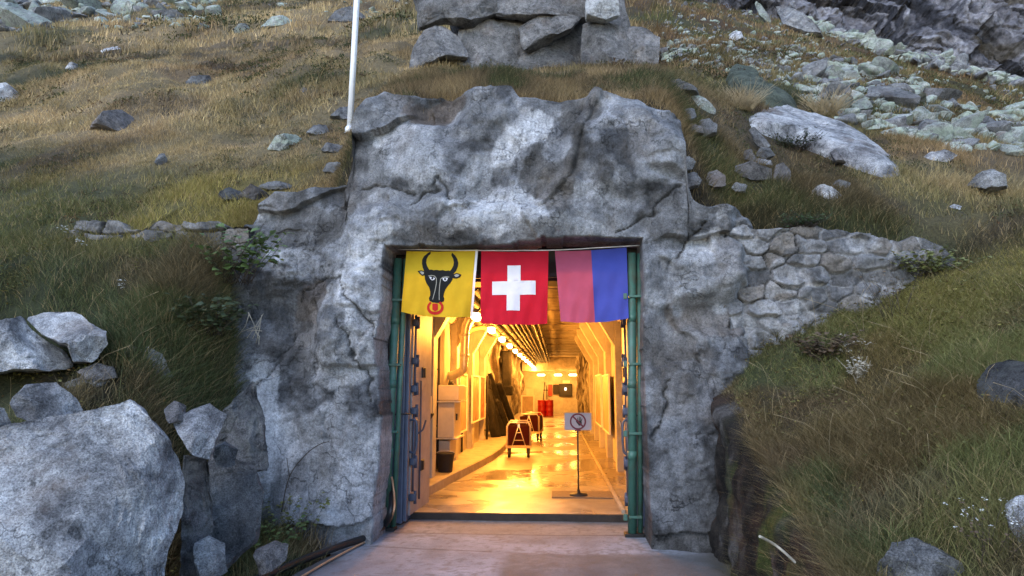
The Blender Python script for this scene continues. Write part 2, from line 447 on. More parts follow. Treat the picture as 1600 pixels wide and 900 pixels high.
# ---- ground cover colours, shared by the soil and the blades
STRAW = np.array((0.40, 0.29, 0.155)); OLIVE = np.array((0.125, 0.118, 0.045)); DKGRN = np.array((0.052, 0.062, 0.028))
RUST = np.array((0.15, 0.088, 0.045)); YEL = np.array((0.24, 0.20, 0.06)); GREEN = np.array((0.115, 0.118, 0.044)); BROWN = np.array((0.11, 0.078, 0.05))
def lerp(a, b, t): return a + (b - a) * np.clip(t, 0, 1)[..., None]
def cover(x, y):
    """colour of the vegetation at a place: bands of straw, heath and moss"""
    sx = 4.0 + 0.05 * y
    n1 = fbm(x / (sx * 1.2), y / (2.0 + 0.06 * y), octs=4, seed=51)
    n2 = fbm(x / 2.3, y / 1.4, octs=4, seed=61)
    n3 = fbm(x / 3.0, y / 3.0, octs=3, seed=71)
    c = np.zeros(x.shape + (3,)) + lerp(STRAW * 0.75, OLIVE, 0.5 + 0 * x)
    c = lerp(c, STRAW + 0 * c, sst(0.0, 0.45, n1))
    c = lerp(c, DKGRN + 0 * c, sst(-0.05, 0.32, -n1) * 0.92)
    c = lerp(c, RUST + 0 * c, sst(0.1, 0.5, n3) * 0.55)
    c = lerp(c, OLIVE + 0 * c, sst(0.15, 0.5, n2) * 0.6)
    n4 = fbm(x / (2.6 + 0.05 * y), y / (1.3 + 0.04 * y), octs=3, seed=77)
    c = lerp(c, BROWN * 0.75 + 0 * c, sst(0.18, 0.5, n4) * 0.7)
    c = lerp(c, STRAW + 0 * c, 0.42 * sst(-1.5, -4, x) * sst(9.5, 12, y) * (0.6 + n2))
    # low yellow-green meadow on the left, above the bank
    a = sst(-3.0, -4.5, x) * sst(7.2, 8.2, y) * (1 - sst(9.6, 11.5, y))
    c = lerp(c, lerp(YEL * 1.0 + 0 * c, GREEN * 0.8 + 0 * c, 0.5 + n2), a * 0.85)
    # dark hanging grass on the steep left bank, mixed greens on the right bank
    a = sst(-2.6, -3.0, x) * sst(-6.5, -4.6, x) * (1 - sst(7.6, 8.0, y))
    c = lerp(c, lerp(lerp(DKGRN * 1.5 + 0 * c, OLIVE * 0.95 + 0 * c, 0.5 + 1.4 * fbm(x / 0.9, y / 0.7, octs=3, seed=84)), BROWN + 0 * c, sst(0.15, 0.5, fbm(x / 0.7, y / 0.6, octs=3, seed=85)) * 0.7), a * 0.9)
    a = sst(1.6, 1.9, x) * (1 - sst(7.6, 8.1, y))
    m2 = fbm(x / 0.9, y / 0.7, octs=4, seed=81); m3 = fbm(x / 1.4 + 9, y / 1.1, octs=3, seed=91)
    cr = lerp(GREEN * 1.15 + 0 * c, DKGRN * 1.5 + 0 * c, 0.42 + 1.0 * m2)
    cr = lerp(cr, OLIVE * 1.1 + 0 * c, sst(0.0, 0.45, m3))
    cr = lerp(cr, RUST * 0.8 + 0 * c, 0.65 * sst(0.3, 0.6, -m3 + 0.4 * m2))
    cr = lerp(cr, BROWN * 1.1 + 0 * c, 0.55 * sst(0.05, 0.45, fbm(x / 0.6, y / 0.5, octs=4, seed=86)))
    cr = lerp(cr, YEL * 0.9 + 0 * c, 0.7 * sst(5.8, 7.8, y) * sst(2.6, 4.0, x))
    cr = lerp(cr, STRAW * 0.45 + 0 * c, 0.7 * (1 - sst(1.75, 2.15, x + 0.25 * m2)))
    c = lerp(c, cr, a)
    # heather-brown cushion on the ledge above the portal
    a = h_center(x, y) * sst(8.0, 8.3, y) * (1 - sst(10.5, 12, y))
    k2 = fbm(x / 0.7, y / 0.5, octs=3, seed=83)
    hc = lerp(BROWN * 1.1 + 0 * c, STRAW * 0.7 + 0 * c, 0.25 + 1.2 * k2); hc = lerp(hc, DKGRN * 1.2 + 0 * c, sst(0.15, 0.5, -k2))
    c = lerp(c, hc, a * 0.85)
    # right hill is browner
    a = sst(2, 6, x) * sst(14, 20, y)
    c = lerp(c, lerp(RUST * 0.95 + 0 * c, OLIVE * 0.75 + 0 * c, 0.5 + 1.4 * n2), a * 0.75)
    return c

ys = np.concatenate([np.linspace(-8, 1.5, 14)[:-1], np.arange(1.5, 7.4, 0.06), np.arange(7.4, 9.0, 0.035), np.arange(9.0, 13, 0.06), 13 * 1.013 ** np.arange(0, 190)])
ss = np.concatenate([np.linspace(-1.6, -0.62, 200)[:-1], np.linspace(-0.62, 0.62, 420), np.linspace(0.62, 1.6, 200)[1:]])
YY, SS = np.meshgrid(ys, ss, indexing='ij')
XX = SS * (np.maximum(YY, 1.5) * 0.78 + 3.0)
ZZ = ground_h(XX, YY)
xc = 0.25 * (XX[:-1, :-1] + XX[1:, :-1] + XX[:-1, 1:] + XX[1:, 1:]); yc = 0.25 * (YY[:-1, :-1] + YY[1:, :-1] + YY[:-1, 1:] + YY[1:, 1:])
zc = 0.25 * (ZZ[:-1, :-1] + ZZ[1:, :-1] + ZZ[:-1, 1:] + ZZ[1:, 1:])
hole = (xc > -2.3) & (xc < 1.35) & (yc > 7.6) & (yc < 8.75) & (zc < 4.2)
cc_ = cover(XX, YY) * 0.55
# bare dark soil where the ground is steep
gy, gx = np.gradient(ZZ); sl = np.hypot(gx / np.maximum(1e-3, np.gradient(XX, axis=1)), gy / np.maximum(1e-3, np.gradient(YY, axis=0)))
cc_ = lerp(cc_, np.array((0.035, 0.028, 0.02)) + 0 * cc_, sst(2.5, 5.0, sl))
V = np.stack([XX, YY, ZZ], -1).reshape(-1, 3)
hillside = mesh_np('hillside', V, grid_faces(len(ys), len(ss), ~hole), M['ground'], smooth=True, cols=cc_.reshape(-1, 3))
tag(hillside, kind='structure')

# ================================================================== the far cliff, right
def rock_col(n, dark, mid, light):
    c = lerp(np.array(mid) + np.zeros(n.shape + (3,)), np.array(light) + np.zeros(n.shape + (3,)), sst(0.05, 0.6, n))
    return lerp(c, np.array(dark) + 0 * c, sst(0.05, 0.6, -n))
cu = np.linspace(14, 98, 480); cv = np.linspace(22, 84, 400)
CV, CU = np.meshgrid(cv, cu, indexing='ij')
wu = CU + 1.6 * fbm(CU / 6, CV / 6, octs=3, seed=99); wv = CV + 1.6 * fbm(CU / 6, CV / 6, octs=3, seed=98)
du = wu * 0.80 + 0.60 * wv; dv = wv * 0.80 - 0.60 * wu          # joints dip to the right
def blocks(a, b, seed):
    return _hash(np.floor(a + 0.5 * (np.mod(np.floor(b), 2))), np.floor(b), 0 * a, seed)
q = 4.0 * ridged(du / 16, dv / 30, octs=3, seed=101) + 2.0 * blocks(du / 5.2, dv / 11, 102) + 1.0 * blocks(du / 2.3, dv / 5.0, 103) + 0.45 * blocks(wu / 1.1, wv / 2.4, 104)
q = q + 1.0 * fbm(CU / 2.4, CV / 3.4, octs=4, seed=121) + 0.35 * fbm(CU / 0.6, CV / 0.9, octs=3, seed=122)
CYY = 97 - 0.18 * (CU - 20) + 0.30 * (CV - 20) - q
gv, gu = np.gradient(CYY)
cn = 0.55 * fbm(du / 5, dv / 12, octs=4, seed=141) + 0.45 * fbm(CU / 0.9, CV / 2.2, octs=4, seed=151) + 0.35 * blocks(du / 2.3, dv / 5.0, 105) * 0.6
cn = cn - 0.8 * sst(0.35, 1.1, np.abs(gu) + np.abs(gv))
ccol = rock_col(cn, (0.06, 0.06, 0.07), (0.19, 0.185, 0.205), (0.36, 0.35, 0.375))
gr = sst(0.30, 0.6, fbm(CU / 9, CV / 5, octs=4, seed=161)) * 0.75
ccol = lerp(ccol, np.array((0.075, 0.06, 0.035)) + 0 * ccol, gr)
cliff = mesh_np('cliff', np.stack([CU, CYY, CV], -1).reshape(-1, 3), grid_faces(len(cv), len(cu)), M['cliff_far'], smooth=False, cols=ccol.reshape(-1, 3))
tag(cliff, kind='structure')
# ================================================================== the portal: shotcreted rock face with its opening
def pxz(px, py, Y0=7.6, lean=0.10):
    """where the photo ray meets the leaning face plane y = Y0 + lean * z"""
    r = ray(px, py)
    t = (Y0 + lean * CAMZ) / (r[1] - lean * r[2])
    return r[0] * t, CAMZ + r[2] * t
def blob(X, Z, cpx, rx, rz, ang=0.0, soft=0.35, seed=0, wob=0.45):
    cx, cz = pxz(*cpx); s = 7.8 / F_PX
    a, b = rx * s, rz * s
    c_, s_ = math.cos(R(ang)), math.sin(R(ang))
    u = ((X - cx) * c_ + (Z - cz) * s_) / a; v = (-(X - cx) * s_ + (Z - cz) * c_) / b
    d = np.hypot(u, v) + wob * fbm(X / 0.32, Z / 0.32, octs=4, seed=300 + seed)
    return 1 - sst(1 - soft, 1 + soft, d)
TOP = [(330, 385), (385, 360), (408, 322), (430, 302), (540, 288), (552, 240), (556, 195), (575, 165), (600, 150), (700, 151), (770, 142), (800, 138), (812, 158), (860, 160), (915, 158), (928, 149), (940, 152), (1000, 172), (1045, 186), (1060, 200), (1064, 290), (1075, 322), (1100, 330), (1160, 332), (1190, 343), (1230, 352), (1300, 365)]
tp = np.array([pxz(*p) for p in TOP])
x_grid = np.arange(-4.75, 2.95, 0.02)
top_z = np.interp(x_grid, tp[:, 0], tp[:, 1]) + 0.03 * fbm(x_grid / 0.25, x_grid * 0, octs=3, seed=201)
OPEN = [(584, 842), (590, 760), (600, 640), (596, 560), (602, 480), (607, 388), (700, 387), (800, 385), (830, 379), (900, 378), (1001, 377), (1003, 480), (1006, 600), (1010, 700), (1016, 842)]
op = np.array([pxz(*p) for p in OPEN])
left_e = op[:6][::-1]; right_e = op[10:]
LINT = op[5:11]
NZ_ = 290
tt = np.linspace(0, 1, NZ_)
T, X = np.meshgrid(tt, x_grid, indexing='ij')
ZC = 3.35
Z = np.where(T < 0.66, -0.25 + (ZC + 0.25) * T / 0.66, ZC + (top_z[None, :] - ZC) * (T - 0.66) / 0.34)
# relief of the face
def relief(X, Z):
    y = 7.6 + 0.10 * Z
    y = y - 0.10 * fbm(X / 1.25, Z / 1.1, octs=3, seed=210)
    y = y - 0.025 * fbm(X / 0.42, Z / 0.36, octs=4, seed=220)
    rg = 0.35 + 0.65 * sst(-0.15, 0.35, fbm(X / 0.9, Z / 0.9, octs=3, seed=232))
    y = y - 0.36 * chips(X + 0.3 * Z, Z * 0.9 - 0.2 * X, 0.70, 233, 0.75, 0.25) - 0.36 * rg * chips(X - 0.2 * Z, Z, 0.26, 234, 0.8, 0.3) - 0.40 * rg * chips(X, Z, 0.10, 235, 0.8, 0.4)
    y = y - 0.034 * np.abs(fbm(X / 0.13, Z / 0.11, octs=4, seed=230)) * (0.6 + 0.9 * fbm(X / 0.8, Z / 0.8, octs=2, seed=231))
    # bulges and hollows of the photo
    y -= 0.22 * blob(X, Z, (1140, 425), 75, 42, 8, 0.6, 1, 0.2)
    y += 0.16 * blob(X, Z, (1130, 490), 80, 26, 8, 0.6, 2, 0.2)
    y -= 0.10 * blob(X, Z, (560, 400), 60, 110, -10, 0.7, 3, 0.2)
    y += 0.15 * blob(X, Z, (440, 520), 60, 60, 0, 0.7, 4, 0.2)
    y -= 0.16 * blob(X, Z, (540, 500), 60, 70, 0, 0.6, 5, 0.2)
    y -= 0.14 * blob(X, Z, (530, 660), 60, 130, 0, 0.6, 6, 0.2)
    y += 0.20 * blob(X, Z, (682, 168), 46, 30, 0, 0.5, 7, 0.15)
    y -= 0.12 * blob(X, Z, (800, 352), 150, 26, 2, 0.6, 8, 0.2)
    y -= 0.12 * blob(X, Z, (680, 345), 90, 30, 0, 0.6, 9, 0.2)
    y -= 0.20 * blob(X, Z, (985, 240), 85, 75, -20, 0.35, 10, 0.15)
    y += 0.10 * blob(X, Z, (860, 270), 45, 75, -25, 0.4, 11, 0.25)
    y += 0.14 * blob(X, Z, (1040, 283), 30, 9, -15, 0.5, 12, 0.2)
    y += 0.10 * blob(X, Z, (765, 270), 35, 85, -28, 0.45, 13, 0.25)
    y -= 0.10 * blob(X, Z, (640, 240), 60, 60, 0, 0.5, 14, 0.2)
    # the raised rib running down from the top edge
    pts = [pxz(*p) for p in [(932, 150), (915, 185), (897, 215), (893, 250), (884, 280), (866, 300), (845, 322)]]
    d = np.full(X.shape, 9.0); 
    for (ax, az), (bx, bz) in zip(pts[:-1], pts[1:]):
        L2 = (bx-ax)**2 + (bz-az)**2
        t = np.clip(((X-ax)*(bx-ax) + (Z-az)*(bz-az)) / L2, 0, 1)
        d = np.minimum(d, np.hypot(X-ax-t*(bx-ax), Z-az-t*(bz-az)))
    d = d + 0.018 * fbm(X / 0.15, Z / 0.15, octs=2, seed=240)
    y -= 0.10 * np.sqrt(np.clip(1 - (d / 0.075) ** 2, 0, 1))
    # cracks
    for k, cp in enumerate(CRACKS):
        y += 0.05 * (1 - sst(0.0, 0.026, crack_d(X, Z, cp, k)))
    # base flares out a little
    y -= 0.14 * (1 - sst(0.0, 0.7, Z))
    y -= 0.32 * sst(-2.95, -3.4, X) * (1 - sst(2.0, 2.8, Z))
    y += 0.60 * sst(2.0, 2.55, X + 0.22 * fbm(X / 0.4, Z / 0.35, octs=3, seed=236))
    # wings sit behind the central block
    y += 0.10 * sst(-2.45, -2.75, X) + 0.05 * sst(1.5, 1.8, X)
    return y
CRACKS = [[(1060, 300), (1010, 345), (960, 368)], [(1050, 410), (1075, 380), (1100, 355)], [(470, 470), (515, 440), (545, 440), (570, 490), (600, 540)],
          [(650, 330), (690, 290), (700, 320)], [(545, 500), (560, 560), (590, 620)], [(410, 600), (440, 570), (450, 520)],
          [(1020, 690), (1040, 640), (1030, 590)], [(1140, 370), (1160, 350)], [(560, 300), (600, 290), (640, 310)]]
def crack_d(X, Z, cp, k):
    pts = [pxz(*p) for p in cp]
    wx = X + 0.09 * fbm(X / 0.2, Z / 0.2, octs=3, seed=260 + k); wz = Z + 0.05 * fbm(X / 0.2, Z / 0.2, octs=3, seed=280 + k)
    d = np.full(X.shape, 9.0)
    for (ax, az), (bx, bz) in zip(pts[:-1], pts[1:]):
        L2 = (bx-ax)**2 + (bz-az)**2
        t = np.clip(((wx-ax)*(bx-ax) + (wz-az)*(bz-az)) / L2, 0, 1)
        d = np.minimum(d, np.hypot(wx-ax-t*(bx-ax), wz-az-t*(bz-az)))
    return d
# warp the grid so that its lines follow the edge of the opening
xl = np.interp(Z, left_e[:, 1][::-1], left_e[:, 0][::-1]) + 0.012 * fbm(Z / 0.18, Z * 0, octs=3, seed=250)
xr = np.interp(Z, right_e[:, 1][::-1], right_e[:, 0][::-1]) + 0.012 * fbm(Z / 0.18, Z * 0 + 3, octs=3, seed=251)
zl = np.interp(X, LINT[:, 0], LINT[:, 1]) + 0.012 * fbm(X / 0.2, X * 0, octs=3, seed=252)
inside = (X > xl) & (X < xr) & (Z < zl)
near_l = np.abs(X - xl) < 0.0105; near_r = np.abs(X - xr) < 0.0105
X2 = np.where(near_l & (Z < zl), xl, X); X2 = np.where(near_r & (Z < zl), xr, X2)
Y2 = relief(X2, Z)
# colours: dark rough aggregate, grey grout, pale brushed mortar
n1 = fbm(X2 / 0.55, Z / 0.5, octs=5, seed=310); n2 = fbm(X2 / 0.16, Z / 0.16, octs=4, seed=320); n3 = fbm(X2 / 1.4, Z / 1.2, octs=3, seed=330)
pc = rock_col(0.6 * n1 + 0.55 * n2 + 0.3 * n3 - 0.05, (0.062, 0.063, 0.068), (0.165, 0.169, 0.183), (0.30, 0.305, 0.325))
PALE = np.array((0.47, 0.475, 0.50)); GROUT = np.array((0.27, 0.275, 0.29)); DARK = np.array((0.062, 0.058, 0.055)); BRN = np.array((0.115, 0.092, 0.078))
for i, (cp, rx, rz, an, colr, amt) in enumerate([
    ((840, 205), 40, 26, 35, PALE, .8), ((790, 245), 58, 20, 48, PALE, .85), ((745, 300), 30, 55, -5, GROUT, .95), ((745, 352), 55, 22, 0, PALE, .7),
    ((785, 325), 26, 32, 0, PALE, .8), ((835, 335), 28, 26, 30, PALE, .8), ((640, 250), 50, 50, 20, GROUT, .8), ((620, 215), 36, 20, 30, PALE, .45), ((660, 275), 34, 22, -20, PALE, .5),
    ((580, 400), 30, 55, -20, PALE, .85), ((545, 470), 48, 45, 10, PALE, .6), ((560, 560), 50, 46, 0, GROUT, .9), ((575, 460), 32, 60, 0, PALE, .5), ((540, 720), 48, 110, 5, GROUT, .75), ((560, 760), 30, 60, 0, PALE, .45), ((425, 640), 20, 60, 12, PALE, .9), ((450, 690), 32, 40, 0, PALE, .6),
    ((455, 400), 30, 14, 20, PALE, .7), ((500, 400), 60, 20, 15, GROUT, .5), ((1092, 394), 28, 26, 0, PALE, .8), ((1130, 430), 80, 40, 0, GROUT, .55), ((1175, 445), 26, 12, 0, PALE, .5), ((870, 360), 70, 16, 0, GROUT, .8), ((1030, 270), 40, 26, 0, GROUT, .5), ((620, 330), 60, 40, 0, GROUT, .4),
    ((1055, 780), 30, 60, 0, GROUT, .4), ((960, 170), 50, 12, -10, GROUT, .8), ((730, 180), 60, 20, 0, GROUT, .3),
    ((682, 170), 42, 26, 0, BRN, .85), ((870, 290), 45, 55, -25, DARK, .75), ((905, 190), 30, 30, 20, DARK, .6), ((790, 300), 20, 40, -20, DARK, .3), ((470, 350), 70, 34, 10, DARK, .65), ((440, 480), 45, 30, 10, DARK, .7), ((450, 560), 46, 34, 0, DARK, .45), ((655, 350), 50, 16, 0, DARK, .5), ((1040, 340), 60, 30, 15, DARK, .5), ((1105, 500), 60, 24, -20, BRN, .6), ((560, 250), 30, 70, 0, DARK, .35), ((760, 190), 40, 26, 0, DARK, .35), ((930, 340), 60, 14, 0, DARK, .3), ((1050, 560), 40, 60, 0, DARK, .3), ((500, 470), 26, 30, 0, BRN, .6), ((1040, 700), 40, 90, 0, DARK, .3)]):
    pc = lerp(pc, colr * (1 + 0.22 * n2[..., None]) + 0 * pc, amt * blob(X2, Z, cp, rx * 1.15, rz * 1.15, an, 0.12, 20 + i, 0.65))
wst = sst(0.12, 0.5, fbm(X2 / 0.10, Z / 1.5, octs=4, seed=340)) * sst(-0.1, 0.35, fbm(X2 / 0.9, Z / 1.3, octs=2, seed=341))
pc = lerp(pc, pc * 0.5, 0.4 * wst)
rst = sst(0.25, 0.6, fbm(X2 / 0.5, Z / 0.8, octs=4, seed=342))
pc = lerp(pc, np.array((0.17, 0.145, 0.125)) + 0 * pc, 0.3 * rst)
for k, cp in enumerate(CRACKS):
    pc = lerp(pc, np.array((0.03, 0.03, 0.03)) + 0 * pc, 0.85 * (1 - sst(0.004, 0.020, crack_d(X2, Z, cp, k))))
# face darker towards its foot, with a ragged upper edge
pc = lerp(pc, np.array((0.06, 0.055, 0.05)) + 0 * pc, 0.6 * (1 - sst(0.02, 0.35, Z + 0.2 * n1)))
im = inside[:-1, :-1] & inside[1:, :-1] & inside[:-1, 1:] & inside[1:, 1:]
im2 = inside[:-1, :-1] | inside[1:, :-1] | inside[:-1, 1:] | inside[1:, 1:]
xm = 0.5 * (X2[:-1, :-1] + X2[:-1, 1:]); xlm = 0.5 * (xl[:-1, :-1] + xl[1:, :-1]); xrm = 0.5 * (xr[:-1, :-1] + xr[1:, :-1]); zm = 0.5 * (Z[:-1, :-1] + Z[1:, :-1]); zlm = 0.5 * (zl[:-1, :-1] + zl[:-1, 1:])
xcen = 0.25 * (X2[:-1, :-1] + X2[:-1, 1:] + X2[1:, :-1] + X2[1:, 1:])
cut = (xcen > xlm) & (xcen < xrm) & (zm < zlm)
# the block turns back into the slope along its top edge
BK = 14
bt = np.linspace(0, 1, BK + 1)[1:]
Xb = np.repeat(X2[-1:, :], BK, 0); Yb = Y2[-1:, :] + (bt[:, None] ** 1.3) * 1.3; Zb = Z[-1:, :] + 0.05 * np.sin(bt[:, None] * 3.0) - 0.25 * bt[:, None] ** 2 + 0.03 * fbm(Xb / 0.2, Yb / 0.2, octs=3, seed=270)
VV = np.stack([np.vstack([X2, Xb]), np.vstack([Y2, Yb]), np.vstack([Z, Zb])], -1)
keep = np.vstack([~cut, np.ones((BK, X.shape[1] - 1), bool)])
pcols = np.vstack([pc, np.repeat(pc[-1:], BK, 0)])
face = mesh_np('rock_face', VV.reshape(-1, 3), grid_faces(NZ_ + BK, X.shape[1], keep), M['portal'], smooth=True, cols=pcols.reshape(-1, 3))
# reveal of the opening: push the cut edge into the hill
bm = bmesh.new(); bm.from_mesh(face.data)
xL, xR = float(op[:, 0].min()) - 0.06, float(op[:, 0].max()) + 0.06
ed = [e for e in bm.edges if e.is_boundary and all(xL < v.co.x < xR and v.co.z < 3.55 and v.co.y < 8.4 for v in e.verts)
      and not all(v.co.z < -0.2 for v in e.verts)]
for step in (0.12, 0.5):
    ret = bmesh.ops.extrude_edge_only(bm, edges=ed)
    nv = [v for v in ret['geom'] if isinstance(v, bmesh.types.BMVert)]
    for v in nv: v.co.y += step
    ed = [e for e in ret['geom'] if isinstance(e, bmesh.types.BMEdge) and e.is_boundary and all(v in set(nv) for v in e.verts)]
for f in bm.faces: f.smooth = True
bm.to_mesh(face.data); bm.free()
portal = empty('rock_portal', (0, 7.6, 0))
face.parent = portal; face.location = (0, -7.6, 0)
tag(portal, 'rough grey shotcreted rock portal framing the lit tunnel opening', 'portal')

# ================================================================== rubble masonry wing, right of the portal
def masonry(name, xs, zs, yfun, topfun, cell, seed, tones, mortar, mort_w=0.10):
    Zm, Xm = np.meshgrid(zs, xs, indexing='ij')
    Zm = Zm * 1.0
    cw, ch = cell
    wx = Xm + 0.07 * fbm(Xm / 0.3, Zm / 0.3, octs=3, seed=seed); wz = Zm + 0.05 * fbm(Xm / 0.3, Zm / 0.3, octs=3, seed=seed + 7)
    gi = np.floor(wz / ch); F1 = np.full(Xm.shape, 9.0); F2 = F1.copy(); ID = np.zeros(Xm.shape)
    for dj in (-1, 0, 1):
        j = gi + dj
        off = 0.5 * (np.mod(j, 2))
        ii = np.floor(wx / cw - off)
        for di in (-1, 0, 1):
            i = ii + di
            jx = _hash(i, j, i * 0, seed + 1) * 0.38; jz = _hash(i, j, i * 0, seed + 2) * 0.26
            sx = (i + 0.5 + off + jx) * cw; sz = (j + 0.5 + jz) * ch
            d = np.hypot((wx - sx) / cw, (wz - sz) / ch * 0.9)
            idv = _hash(i, j, i * 0, seed + 3)
            nf = d < F1
            F2 = np.where(nf, F1, np.minimum(F2, d)); ID = np.where(nf, idv, ID); F1 = np.where(nf, d, F1)
    edge = F2 - F1
    nn = fbm(Xm / 0.09, Zm / 0.09, octs=4, seed=seed + 20); nb = fbm(Xm / 0.5, Zm / 0.4, octs=3, seed=seed + 21)
    mw = mort_w * (0.75 + 0.9 * nb)
    st = sst(mw, mw + 0.10, edge + 0.05 * nn)
    Ym = yfun(Xm, Zm) - 0.065 * st - 0.05 * st * ID - 0.022 * nn * st - 0.06 * nb - 0.4 * st * chips(Xm, Zm, 0.16, seed + 70, 0.6)
    t0, t1, t2 = [np.array(t) for t in tones]
    ck = lerp(t0 + np.zeros(Xm.shape + (3,)), t2 + np.zeros(Xm.shape + (3,)), 0.5 + 0.5 * ID)
    ck = lerp(ck, t1 + 0 * ck, sst(-0.2, 0.6, nn + nb))
    ck = lerp(ck, np.array((0.17, 0.145, 0.12)) + 0 * ck, 0.6 * (np.mod(ID * 7.3, 1.0) > 0.72)); ck = lerp(ck, np.array((0.07, 0.07, 0.072)) + 0 * ck, 0.7 * sst(0.25, 0.55, fbm(Xm / 0.25, Zm / 0.2, octs=4, seed=seed + 33)))
    mc = np.array(mortar) * (1 + 0.35 * nn[..., None])
    st = st * (1 - 0.85 * sst(0.32, 0.5, fbm(Xm / 0.45, Zm / 0.3, octs=3, seed=seed + 34)))
    dk = sst(0.25, 0.5, fbm(Xm / 0.4, Zm / 0.25, octs=3, seed=seed + 30))
    mc = lerp(mc, np.array((0.03, 0.03, 0.03)) + 0 * mc, dk * (1 - sst(0.0, 0.07, edge)))
    colr = lerp(mc, ck, st)
    tz = topfun(Xm)
    Zf = np.minimum(Zm, tz)
    back = Zm > tz
    Ym = np.where(back, Ym + np.minimum(0.9, (Zm - tz) * 2.0), Ym)
    return mesh_np(name, np.stack([Xm, Ym, Zf], -1).reshape(-1, 3), grid_faces(len(zs), len(xs)), M['masonry'], smooth=True, cols=colr.reshape(-1, 3))
wt = np.array([pxz(*p, 7.85, 0.04) for p in [(1150, 340), (1200, 345), (1300, 350), (1380, 362), (1440, 362), (1470, 372), (1495, 400), (1515, 430)]])
mw_ = masonry('rubble_wall', np.arange(2.0, 4.85, 0.014), np.arange(1.2, 4.1, 0.014), lambda x, z: 7.85 + 0.04 * z - 0.12 * (x - 2.4) * 0.3,
        lambda x: np.interp(x, wt[:, 0], wt[:, 1]) - 0.07 + 0.05 * fbm(x / 0.3, x * 0, octs=3, seed=402), (0.34, 0.19), 401, ((0.09, 0.09, 0.096), (0.15, 0.153, 0.163), (0.24, 0.24, 0.25)), (0.28, 0.28, 0.29))
tag(mw_, 'old rubble stone wall with pale mortar joints right of the portal', 'wall')
lt = np.array([pxz(*p, 7.75, 0.04) for p in [(120, 342), (200, 338), (300, 344), (420, 342)]])
lw_ = masonry('stone_wall', np.arange(-6.1, -3.75, 0.014), np.arange(2.6, 4.2, 0.014), lambda x, z: 7.72 + 0.05 * z + 0.06 * np.abs(x + 4.2),
        lambda x: np.interp(x, lt[:, 0], lt[:, 1]) - 0.06 + 0.10 * fbm(x / 0.35, x * 0, octs=3, seed=432), (0.6, 0.19), 431, ((0.10, 0.097, 0.095), (0.18, 0.172, 0.168), (0.25, 0.24, 0.235)), (0.05, 0.046, 0.04), 0.03)
tag(lw_, 'low weathered wall of flat grey stones half hidden in left bank grass', 'wall')

# ================================================================== dark soil wall holding the right bank along the path
n = 170
sy = np.linspace(1.0, 7.95, 260); sz = np.linspace(0, 1, 90)
Zs, Ys = np.meshgrid(sz, sy, indexing='ij')
hh = np.array([g(1.88, v) for v in sy]); hh = np.convolve(np.pad(hh, 4, 'edge'), np.ones(9) / 9, 'valid') + 0.03
Zw = -0.12 + (hh[None, :] + 0.12) * Zs
Xw = 1.61 - 0.05 + 0.16 * Zs + 0.05 * fbm(Ys / 0.5, Zw / 0.45, octs=4, seed=500) - 0.5 * chips(Ys, Zw, 0.3, 506, 0.7) - 0.35 * chips(Ys, Zw, 0.11, 507, 0.7)
Xw[-6:] += np.linspace(0, 0.22, 6)[:, None]; 
ns = fbm(Ys / 0.4, Zw / 0.4, octs=5, seed=502); n2_ = fbm(Ys / 0.10, Zw / 0.2, octs=4, seed=503)
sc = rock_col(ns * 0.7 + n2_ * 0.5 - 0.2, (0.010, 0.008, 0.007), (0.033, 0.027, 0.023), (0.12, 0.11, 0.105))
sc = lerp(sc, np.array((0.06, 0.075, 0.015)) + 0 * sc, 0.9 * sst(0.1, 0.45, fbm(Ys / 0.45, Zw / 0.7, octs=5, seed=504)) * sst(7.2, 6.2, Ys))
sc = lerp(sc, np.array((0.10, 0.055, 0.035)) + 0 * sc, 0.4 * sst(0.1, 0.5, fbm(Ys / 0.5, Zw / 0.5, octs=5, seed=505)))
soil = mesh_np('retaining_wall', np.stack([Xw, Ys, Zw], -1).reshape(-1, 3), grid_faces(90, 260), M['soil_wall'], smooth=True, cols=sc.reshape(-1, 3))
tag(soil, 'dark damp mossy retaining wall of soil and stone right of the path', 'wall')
# ================================================================== path and apron in front of the portal
def attr_concrete(name, rough=0.8, wet=False):
    m, nt, p = new_mat(name)
    a = nt.nodes.new('ShaderNodeAttribute'); a.attribute_name = 'col'
    pos = geopos(nt)
    g1 = nz(nt, 60, 5, 0.7, pos); g2 = nz(nt, 5, 7, 0.65, pos)
    c = mix(nt, a.outputs['Color'], ramp(nt, g1, [(0.35, 0.75), (0.65, 1.25)]), 0.7, 'MULTIPLY')
    c = mix(nt, c, ramp(nt, g2, [(0.3, 0.75), (0.7, 1.2)]), 0.8, 'MULTIPLY')
    nt.links.new(c, p.inputs['Base Color'])
    if wet:
        w = nz(nt, 0.55, 4, 0.55, pos, 0.3)
        r = ramp(nt, w, [(0.40, 0.5), (0.60, 0.16)])
        nt.links.new(r, p.inputs['Roughness'])
        bump(nt, p, nz(nt, 9, 3, 0.5, pos), 0.10, 0.01)
    else:
        setp(p, rough=rough)
        bump(nt, p, g1, 0.35, 0.008)
    return m
M['concrete_path'] = attr_concrete('path_concrete')
M['tunnel_floor'] = attr_concrete('tunnel_floor_concrete', wet=True)
px_ = np.arange(-2.9, 1.72, 0.025); py_ = np.concatenate([np.arange(-7, 2.5, 0.3), np.arange(2.5, 8.9, 0.025)])
PX, PY = np.meshgrid(px_, py_)
edge_l = np.interp(py_, [0, 5, 6.0, 7.0, 7.6], [-2.6, -2.55, -2.45, -2.3, -2.75])
PX = np.maximum(PX, edge_l[:, None] + 0.02 * fbm(PY / 0.3, PX * 0, octs=2, seed=601))
PZ = 0.006 * fbm(PX / 0.8, PY / 0.8, octs=3, seed=602)
nn = fbm(PX / 0.9, PY / 0.6, octs=5, seed=603); n5 = fbm(PX / 0.25, PY / 0.25, octs=3, seed=604)
